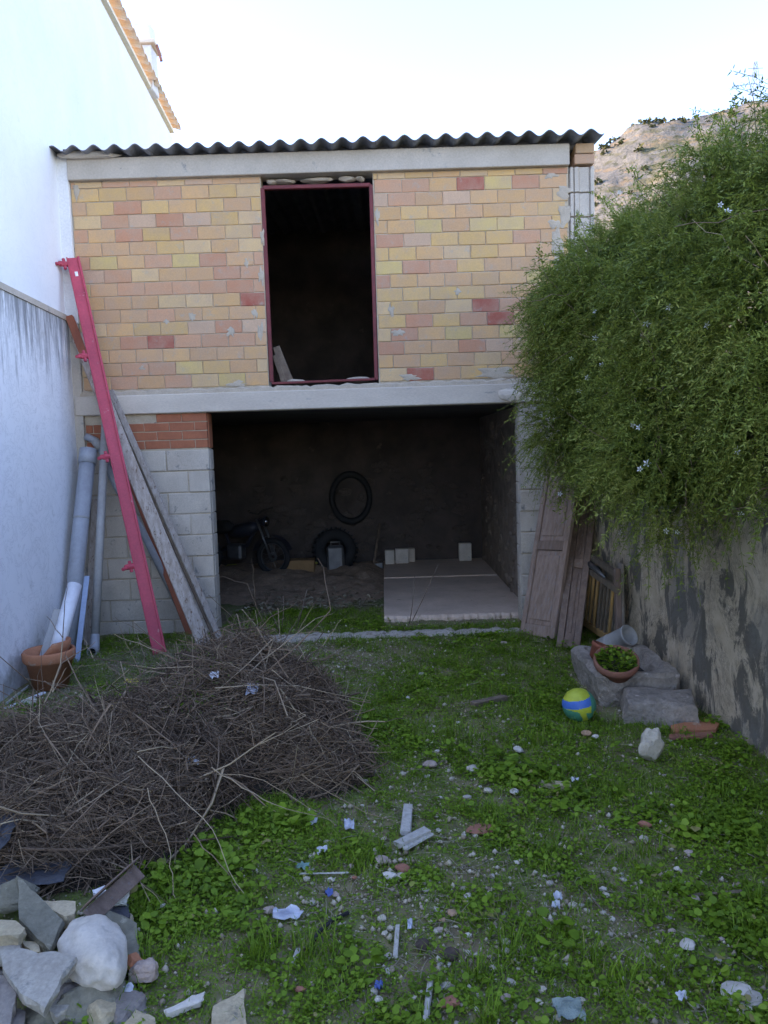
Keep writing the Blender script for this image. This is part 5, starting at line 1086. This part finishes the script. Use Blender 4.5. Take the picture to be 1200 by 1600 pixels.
# ================================================================== GRAVEL, WEEDS, STRAW (uncountable)
def masks(x, y):
    """weed cover 0..1 and gravel 0..1 over the yard, by position on the ground"""
    px, py = PROJ(np.stack([x, y, np.zeros_like(x)], -1))
    e = lambda cx, cy, rx, ry: np.exp(-(((px-cx)/rx)**2+((py-cy)/ry)**2))
    g = .84+.5*sn(x, y, 2.3, 5)+.25*sn(x, y, 6.5, 1)
    bare = 1.1*e(640, 1390, 150, 60)+1.0*e(800, 1400, 90, 70)+.9*e(700, 1490, 110, 45)+1.0*e(960, 1480, 110, 45)+1.0*e(1120, 1570, 120, 40)+.8*e(560, 1045, 110, 35)+.7*e(480, 1020, 80, 20)+.7*e(870, 1230, 90, 25)+.6*e(700, 1180, 80, 30)+.8*e(160, 1090, 120, 40)+.5*e(640, 1250, 60, 40)+.5*e(1010, 1290, 100, 30)+.6*e(450, 1430, 90, 40)+.9*e(420, 1010, 100, 14)
    lush = .9*e(1120, 1430, 110, 50)+.9*e(320, 1350, 140, 60)+.8*e(930, 1320, 130, 60)+.8*e(850, 1570, 110, 50)+.6*e(1100, 1250, 150, 60)+.6*e(620, 1130, 120, 60)+.8*e(300, 1500, 100, 90)+.7*e(480, 1540, 120, 60)+.9*e(480, 965, 130, 14)+.8*e(760, 985, 90, 10)+.6*e(980, 1220, 90, 50)+.6*e(850, 1130, 120, 60)
    grow = np.clip(g-.46*bare+lush, 0, 1)
    inside = (x > -2.7) & (x < rw_x(y)-.03) & (y > 1.6)
    grow = np.where(y > 7.28, np.where(y < 8.2+.25*sn(x, y*0, 3), np.clip(grow, 0, 1)*np.where(x < -.05, 1.0, 0), 0), grow)
    grow = np.where((y > 7.22) & ((x < GX0) | (x > GX1)), 0, grow)
    ph = pile_h(x, y); grow = np.where(ph > .05, 0, grow); grow = np.where((y < 3.05) & (x < -1.05+.12*sn(x, y, 5)), grow*.15, grow)
    grow = np.where((x > 1.33) & (y > 4.84) & (y < 5.66), 0, grow); grow = np.where((np.abs(x-1.52) < .22) & (np.abs(y-4.75) < .17), 0, grow)
    strip = (np.abs(y-(G(352, 1001)[1]+(x+1.55)*.012)) < .09) & (x > -1.6) & (x < 1.1); grow = np.where(strip, grow*.12, grow)
    return np.where(inside, grow, 0), np.clip(bare, 0, 1.2)*inside*(ph < .03)
def sample(N, fn, x0=-2.7, x1=2.05, y0=1.7, y1=8.4, bias=True):
    X = []; Y = []; k = 0
    while k < N:
        x = rng.uniform(x0, x1, 60000); y = rng.uniform(y0, y1, 60000); w = fn(x, y)
        if bias: w = w*np.clip(1.25-.09*y, .45, 1)
        px, py = PROJ(np.stack([x, y, np.zeros_like(x)], -1)); w = w*((px > -350) & (px < 1350) & (py < 1800))
        ok = rng.random(60000) < w; X.append(x[ok]); Y.append(y[ok]); k += ok.sum()
    return np.concatenate(X)[:N], np.concatenate(Y)[:N]
def build_weeds():
    W_ = lambda x, y: masks(x, y)[0]
    # small rosettes
    def rosettes(N, nl, rad, ll, lw, hgt, name, lab, fn, tmean, quad=False):
        x, y = sample(N, fn); sc = np.exp(rng.normal(0, .3, N))*(.75+.35*sn(x, y, 1.9, 8)); base = np.repeat(np.stack([x, y, ground_z(x, y)], 1), nl, 0); sc = np.repeat(np.clip(sc, .35, 1.8), nl); n = N*nl
        a = rng.random(n)*2*pi; rr = np.sqrt(rng.random(n))*rad*sc; z = hgt*sc*(1-.55*(rr/(rad*sc+1e-6))**2)*rng.uniform(.55, 1.1, n)
        c = base+np.stack([rr*np.cos(a), rr*np.sin(a), z], 1); d = np.stack([np.cos(a), np.sin(a), rng.normal(.12, .3, n)], 1); up = np.array([0, 0, 1.])+rng.normal(0, .32, (n, 3))
        if quad:
            d = unit(d); s_ = unit(np.cross(d, up)); l_ = (ll*sc*rng.uniform(.6, 1.35, n))[:, None]; w_ = (lw*sc*rng.uniform(.6, 1.3, n))[:, None]; nn_ = np.cross(s_, d)
            v = np.stack([c-d*l_*.5, c+s_*w_*.5+nn_*l_*.12, c+d*l_*.5, c-s_*w_*.5+nn_*l_*.12], 1).reshape(-1, 3); f = np.arange(n*4).reshape(-1, 4)
        else: v, f = np_leaves(c-d*.3*ll*sc[:, None], d, up, ll*sc*rng.uniform(.7, 1.3, n), lw*sc*rng.uniform(.7, 1.3, n))
        t = np.clip(np.repeat(tmean+rng.normal(0, .14, N)+.14*sn(x, y, 2.6, 3), nl)+rng.normal(0, .12, n), 0, 1); npmesh(name, v, f, 'weed', None, t, lab, 'weeds', 'stuff')
    rosettes(46000, 9, .027, .0115, .0085, .019, 'clover_weeds', 'low green clover-like weeds carpeting the yard', W_, .55, True)
    rosettes(4200, 10, .04, .0165, .0145, .042, 'leafy_weeds', 'taller leafy green weeds in clumps over the yard', lambda x, y: np.clip(W_(x, y)-.45, 0, 1)*1.6*np.clip(.5+sn(x, y, 2.1, 4), 0, 1), .58)
    rosettes(170, 10, .06, .028, .029, .06, 'mallow_weeds', 'broad round-leaved mallow weeds in the foreground', lambda x, y: np.clip(W_(x, y)-.6, 0, 1)*2*np.clip(sn(x, y, 1.5, 6)-.05, 0, 1)*(y < 4.2), .62)
    # grass blades
    N = 40000; x, y = sample(N, lambda x, y: np.clip(W_(x, y)+.1, 0, 1)*np.clip(.45+.7*sn(x, y, 1.7, 9), .08, 1)); Sg = 4; a = rng.random(N)*2*pi; L = rng.uniform(.02, .07, N)*(1+.5*np.clip(sn(x, y, 2.5, 2), 0, 1)); t = np.linspace(0, 1, Sg)[None, :, None]
    lean = np.stack([np.cos(a), np.sin(a), np.zeros(N)], 1)[:, None]*rng.uniform(.2, .9, (N, 1, 1)); P = np.stack([x, y, ground_z(x, y)], 1)[:, None]+L[:, None, None]*(np.array([0, 0, 1.])*t*(1-.25*t)+lean*t**1.7); s = np.stack([-np.sin(a), np.cos(a), np.zeros(N)], 1)[:, None]*np.array([.0016, .0014, .001, .0002])[None, :, None]
    V = np.stack([P-s, P+s], 2).reshape(N, Sg*2, 3); q = np.arange(N)[:, None, None]*Sg*2+np.array([[0, 1, 3, 2], [2, 3, 5, 4], [4, 5, 7, 6]])[None]; npmesh('grass', V, q.reshape(-1, 4), 'weed', None, np.repeat(np.clip(.6+rng.normal(0, .2, N), 0, 1), 3), 'short green grass blades between the weeds', 'grass', 'stuff')
    # taller grass tufts
    k = 80; x, y = sample(k, lambda x, y: np.clip(W_(x, y)-.5, 0, 1)*(y < 6.5)); x = np.append(x, [G(770, 1275)[0], G(868, 1335)[0], G(925, 1500)[0]]); y = np.append(y, [G(770, 1275)[1], G(868, 1335)[1], G(925, 1500)[1]]); nb = 34; x = np.repeat(x, nb)+rng.normal(0, .03, len(x)*nb); y = np.repeat(y, nb)+rng.normal(0, .03, len(y)*nb); N = len(x); a = rng.random(N)*2*pi; L = rng.uniform(.05, .15, N); t = np.linspace(0, 1, 4)[None, :, None]
    P = np.stack([x, y, ground_z(x, y)], 1)[:, None]+L[:, None, None]*(np.array([0, 0, 1.])*t*(1-.3*t)+np.stack([np.cos(a), np.sin(a), np.zeros(N)], 1)[:, None]*rng.uniform(.15, .8, (N, 1, 1))*t**1.7); s = np.stack([-np.sin(a), np.cos(a), np.zeros(N)], 1)[:, None]*np.array([.0022, .002, .0014, .0002])[None, :, None]; V = np.stack([P-s, P+s], 2).reshape(N, 8, 3); q = np.arange(N)[:, None, None]*8+np.array([[0, 1, 3, 2], [2, 3, 5, 4], [4, 5, 7, 6]])[None]; npmesh('grass_tufts', V, q.reshape(-1, 4), 'weed', None, np.repeat(np.clip(.5+rng.normal(0, .2, N), 0, 1), 3), 'taller tufts of green grass standing over the low weeds', 'grass', 'stuff')
    # dry straw
    N = 2600; x, y = sample(N, lambda x, y: np.clip(masks(x, y)[1]*.7+.12+.5*np.exp(-((x+1.9)**2/1.0+(y-6)**2/.8)), 0, 1)*(pile_h(x, y) < .02)); a = rng.random(N)*2*pi; L = rng.uniform(.03, .16, N); t = np.linspace(-.5, .5, 4)[None, :, None]; d = np.stack([np.cos(a), np.sin(a), rng.normal(0, .12, N)], 1); P = np.stack([x, y, ground_z(x, y)+.012], 1)[:, None]+d[:, None]*L[:, None, None]*t+rng.normal(0, .004, (N, 4, 3)); P[..., 2] = np.maximum(P[..., 2], -.004)
    v, f, per = np_tubes(P, np.full((N, 4), .0015), 3); npmesh('straw', v, f, 'straw', None, np.repeat(rng.random(N), per), 'thin dry straw and twigs strewn over the bare soil', 'straw', 'stuff')
    N = 2600; x = np.concatenate([rng.normal(-1.95, .38, N//2), rng.normal(-1.35, .3, N-N//2)]); y = np.concatenate([rng.normal(6.1, .35, N//2), rng.normal(5.75, .35, N-N//2)]); a = rng.random(N)*2*pi; L = rng.uniform(.08, .3, N); t = np.linspace(0, 1, 5)[None, :, None]; d = np.stack([np.cos(a), np.sin(a), np.zeros(N)], 1); P = np.stack([x, y, ground_z(x, y)+.005], 1)[:, None]+L[:, None, None]*(d[:, None]*t*rng.uniform(.3, 1, (N, 1, 1))+np.array([0, 0, 1.])*(t-t**2*.75)*rng.uniform(.15, .9, (N, 1, 1))); P[..., 0] = np.maximum(P[..., 0], -2.7); P[..., 1] = np.minimum(P[..., 1], 7.25); v, f, per = np_tubes(P, np.full((N, 5), .0014)*np.linspace(1, .4, 5)[None], 3); npmesh('dead_grass', v, f, 'straw', None, np.repeat(rng.random(N), per), 'pale dead grass at the foot of the leaning boards and beam', 'dead grass', 'stuff')
    # gravel
    N = 13000; x, y = sample(N, lambda x, y: np.clip(masks(x, y)[1]*.5+.15, 0, 1), y1=7.6); r = .0042*np.exp(rng.normal(0, .55, N)); r = np.clip(r, .002, .014); o = np.array([[1, 0, 0], [-1, 0, 0], [0, 1, 0], [0, -1, 0], [0, 0, 1], [0, 0, -1]], float); V = np.stack([x, y, ground_z(x, y)+r*.5+.004], 1)[:, None]+o[None]*r[:, None, None]*rng.uniform(.6, 1.5, (N, 6, 1)); fo = np.array([[0, 2, 4], [2, 1, 4], [1, 3, 4], [3, 0, 4], [2, 0, 5], [1, 2, 5], [3, 1, 5], [0, 3, 5]])
    M['gravel'] = mat_leaf('gravel', [(0, (.27, .2, .135)), (.5, (.45, .355, .25)), (1, (.58, .495, .385))], 0, .95); npmesh('gravel', V, (np.arange(N)[:, None, None]*6+fo[None]).reshape(-1, 3), 'gravel', None, np.repeat(rng.random(N), 8), 'fine pale gravel sprinkled through the soil', 'gravel', 'stuff')
    # dry stalks at the doorway
    for k, (a, b_, lab) in enumerate((((640, 975), (648, 900), 'upright dry stalk in front of the concrete slab'), ((642, 950), (685, 882), 'slanting dry stalk crossing the concrete slab'), ((440, 985), (443, 930), 'thin dry stalk in the doorway grass, left group'), ((437, 988), (412, 940), 'leaning dry stalk in the doorway grass, left group'), ((462, 985), (480, 920), 'dry stalk leaning right in the doorway grass'))):
        g = V3(G(a[0], a[1] if k != 1 else 975)); g2 = V3(F(b_[0], b_[1], g.y+.02)); m = MB(); pts = [g, (g*.6+g2*.4)+Vector((.01, 0, .01)), g2]; m.tube(pts, [.005, .004, .003], 5); obj('dry_stalk', m, 'wood', None, True, lab, 'stalk', orig=g)
build_weeds()

# ================================================================== JASMINE
def build_jasmine():
    root = thing('jasmine_shrub', 'huge feathery green jasmine shrub with white flowers hanging over the wall', 'shrub', (2.25, 5.0, 0))
    E = np.array([(1.88, 6.25, 2.44, .64, .62, 1.06), (1.98, 5.45, 2.36, .7, .75, 1.02), (2.12, 4.55, 2.35, .72, .75, 1.09), (2.2, 3.75, 2.28, .6, .6, 1.18), (1.72, 4.55, 1.72, .42, .48, .62), (1.62, 6.2, 2.0, .42, .42, .56), (1.7, 5.7, 2.6, .5, .55, .66), (2.5, 5.2, 2.5, .8, 1.4, .92)])
    def inside(P, s_=1.0):
        d = ((P[:, None]-E[None, :, :3])/(E[None, :, 3:]*s_)); return ((d**2).sum(2) < 1).any(1)
    def surf(N):
        out = []; nn = []; k = 0; area = (E[:, 3]*E[:, 5]+E[:, 4]*E[:, 5]); pr = area/area.sum()
        while k < N:
            i = rng.choice(len(E), 20000, p=pr); d = unit(rng.normal(size=(20000, 3))); dep = 1-.38*rng.random(20000)**1.6
            P = E[i, :3]+d*E[i, 3:]*dep[:, None]; nr = unit(d/E[i, 3:])
            wob = .88+.16*noise_np(P*2.2)+.08*noise_np(P*6.1+3); P = E[i, :3]+(P-E[i, :3])*wob[:, None]
            ok = ~inside(P, .72) & (P[:, 0] < 2.75) & ((P[:, 0] < 2.25) | (P[:, 2] > 2.2)) & (nr[:, 0] < .75)
            ok &= ~((P[:, 0] > 1.93) & (P[:, 2] < 2.2) & (P[:, 0] < 2.45)); ok &= (P[:, 1] < YF-.12)
            ok &= rng.random(20000) < np.clip(.7+.85*noise_np(P*3.4+7), .06, 1)
            out.append(P[ok]); nn.append(nr[ok]); k += ok.sum()
        return np.concatenate(out)[:N], np.concatenate(nn)[:N]
    def noise_np(P): return (np.sin(P[:, 0]*2.1+1.3*P[:, 2])+np.sin(P[:, 1]*2.7-P[:, 2]*1.9+1)+np.sin(P[:, 2]*3.3+P[:, 0]*1.7+2)+np.sin(P[:, 0]*4.3-P[:, 1]*3.9+P[:, 2]*4.7))/4
    # feathery sprays: a drooping stem with paired narrow leaflets
    N = 9500; P0, nr = surf(N); Sg = 7; L = rng.uniform(.14, .36, N); d0 = unit(nr*.8+rng.normal(0, .55, (N, 3))+np.array([-.15, -.15, .1])); t = np.linspace(0, 1, Sg)[None, :, None]
    path = P0[:, None]+L[:, None, None]*(d0[:, None]*t+np.array([0, 0, -1.])*t**2*rng.uniform(.1, .75, (N, 1, 1))+rng.normal(0, .12, (N, 1, 3))*t**2)
    v, f, per = np_tubes(path[:, ::2], np.full((N, 4), .0013), 3); npmesh('fine_stems', v, f, 'jasmine', root, np.repeat(rng.uniform(.2, .7, N), per), kind='stuff')
    nodes = 11; u = np.linspace(.12, 1, nodes); ii = u*(Sg-1); lo = np.clip(ii.astype(int), 0, Sg-2); fr = (ii-lo)[None, :, None]; C = path[:, lo]*(1-fr)+path[:, lo+1]*fr; tg = unit(path[:, lo+1]-path[:, lo]); side = unit(np.cross(tg, np.array([0, 0, 1.])+rng.normal(0, .5, (N, nodes, 3))))
    bases = []; dirs = []; ups = []
    for sg in (-1, 1, 0):
        bases.append(C+rng.normal(0, .003, C.shape)); dirs.append(tg*(.55 if sg else .8)+side*sg*.9+rng.normal(0, .3, C.shape)); ups.append(np.cross(tg, side)+rng.normal(0, .4, C.shape))
    bs, ds, us = (np.concatenate([q.reshape(-1, 3) for q in w]) for w in (bases, dirs, ups)); n = len(bs); ln = rng.uniform(.013, .034, n); wd = ln*rng.uniform(.17, .32, n)
    d = unit(ds); s = unit(np.cross(d, us)); Vv = np.stack([bs, bs+d*ln[:, None]*.45+s*wd[:, None]*.5, bs+d*ln[:, None], bs+d*ln[:, None]*.45-s*wd[:, None]*.5], 1).reshape(-1, 3)
    tint = np.repeat(np.clip(.6+.4*noise_np(P0*4.2)+.12*rng.normal(size=N)+.1*np.clip((P0[:, 0] < 1.9)*(P0[:, 1] < 5)*(P0[:, 2] < 2.2), 0, 1), 0, 1), nodes); tint = np.concatenate([tint]*3)+rng.normal(0, .1, n)
    npmesh('foliage', Vv, np.arange(n*4).reshape(-1, 4), 'jasmine', root, np.clip(tint, 0, 1), kind='stuff')
    # broader leaves inside that close the mass
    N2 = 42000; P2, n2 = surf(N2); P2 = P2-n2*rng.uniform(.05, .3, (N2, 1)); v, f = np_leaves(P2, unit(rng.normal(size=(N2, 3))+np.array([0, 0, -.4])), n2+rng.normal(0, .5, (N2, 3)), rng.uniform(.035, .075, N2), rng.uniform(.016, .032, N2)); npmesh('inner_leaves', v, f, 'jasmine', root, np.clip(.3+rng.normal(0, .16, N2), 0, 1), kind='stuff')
    # woody stems climbing over the wall
    for k in range(9):
        y = 4.0+k*.33; x = rw_x(y)+.2; pts = [(x+.2, y, 1.6), (x+.05, y+.05, 2.15), (x-.12, y+.1*sin(k), 2.4), (x-.35, y+.2*cos(k), 2.35+.1*sin(k*2)), (x-.5, y+.25*cos(k*3), 2.0)]; m = MB(); m.tube(pts, [.03, .026, .02, .013, .006], 7); obj('stem', m, 'stem', root, True)
    k = 170; Pq, nq = surf(k); u = np.linspace(0, 1, 6)[None, :, None]; dd = unit(rng.normal(size=(k, 3))*np.array([.6, .6, 1])+nq*.4); pt = Pq[:, None]-nq[:, None]*.08+dd[:, None]*u*rng.uniform(.2, .55, (k, 1, 1))+rng.normal(0, .012, (k, 6, 3)); v, f, per = np_tubes(pt, np.full((k, 6), .0032)*np.linspace(1.2, .5, 6)[None], 4); npmesh('bare_twigs', v, f, 'twig', root, np.repeat(rng.uniform(.4, .95, k), per), kind='stuff')
    # tendrils straying from the outline
    T_ = []
    for px, py, qx, qy, Y in ((880, 470, 800, 482, 6.4), (900, 505, 840, 500, 6.3), (860, 660, 803, 640, 6.4), (870, 690, 806, 690, 6.4), (850, 420, 842, 390, 6.4), (1000, 300, 985, 262, 5.6), (1100, 220, 1085, 180, 5.0), (900, 370, 905, 338, 6.3), (1140, 200, 1150, 150, 4.8), (960, 320, 930, 305, 6.1), (880, 760, 870, 800, 6.3)):
        a, b_ = F(px, py, Y), F(qx, qy, Y-.05); u = np.linspace(0, 1, 9)[:, None]; T_.append(a+(b_-a)*u+np.array([0, 0, .12])*(u*(1-u))*rng.uniform(-.5, 1))
    T_ = np.array(T_); v, f, per = np_tubes(T_, np.full(T_.shape[:2], .0025), 4); npmesh('tendrils', v, f, 'jasmine', root, np.full(len(f), .6), kind='stuff')
    c = T_[:, 1:].reshape(-1, 3); c = np.repeat(c, 6, 0)+rng.normal(0, .012, (len(c)*6, 3)); k = len(c); v, f = np_leaves(c, rng.normal(size=(k, 3)), rng.normal(size=(k, 3)), rng.uniform(.02, .04, k), rng.uniform(.007, .013, k)); npmesh('tendril_leaves', v, f, 'jasmine', root, rng.uniform(.4, .8, k), kind='stuff')
    # flowers
    V = [(0, 0, .004)]; Fc = []
    for q in range(5):
        a = 2*pi*q/5; o = len(V)
        for rr, da in ((.006, -.25), (.013, -.42), (.022, 0), (.013, .42), (.006, .25)): V.append((rr*cos(a+da), rr*sin(a+da), .003+.002*(rr > .02)))
        Fc.append((0, o, o+1, o+2, o+3, o+4))
    me = bpy.data.meshes.new('flower'); me.from_pydata(V, [], Fc); me.materials.append(M['flower'])
    spots = [(988, 664, 5.2), (998, 668, 5.2), (983, 711, 5.1), (1011, 724, 4.9), (1157, 803, 4.05), (1058, 831, 4.6), (968, 832, 5.6), (930, 486, 5.8), (877, 503, 6.0), (930, 528, 5.8), (1104, 508, 4.6), (1010, 505, 5.2), (880, 641, 5.9), (846, 649, 6.0), (1000, 733, 4.9), (850, 505, 6.1), (893, 560, 5.9), (1126, 320, 4.7), (1137, 330, 4.6), (968, 300, 5.7), (1152, 704, 4.0), (940, 570, 5.7), (855, 555, 6.1), (905, 610, 5.9), (1040, 830, 4.7), (875, 772, 6.1), (917, 590, 5.8), (835, 600, 6.2), (1045, 480, 5.0), (870, 420, 6.2)]
    L0 = rootloc(root)
    for px, py, Y in spots:
        p = F(px, py, Y); d = -unit(ray(px, py))
        # bring the flower out to the surface of the foliage
        q = p.copy()
        for _ in range(60):
            if not inside(q[None], 1.0)[0]: break
            q = q+d*.03
        o = bpy.data.objects.new('flower', me); COL.objects.link(o); o.parent = root; o.location = V3(q)-L0
        nn = V3(d)+Vector((random.gauss(0, .5), random.gauss(0, .3), random.gauss(.2, .5))); o.rotation_euler = nn.to_track_quat('Z', 'Y').to_euler(); s_ = random.uniform(.75, 1.15); o.scale = (s_, s_, s_)
build_jasmine()
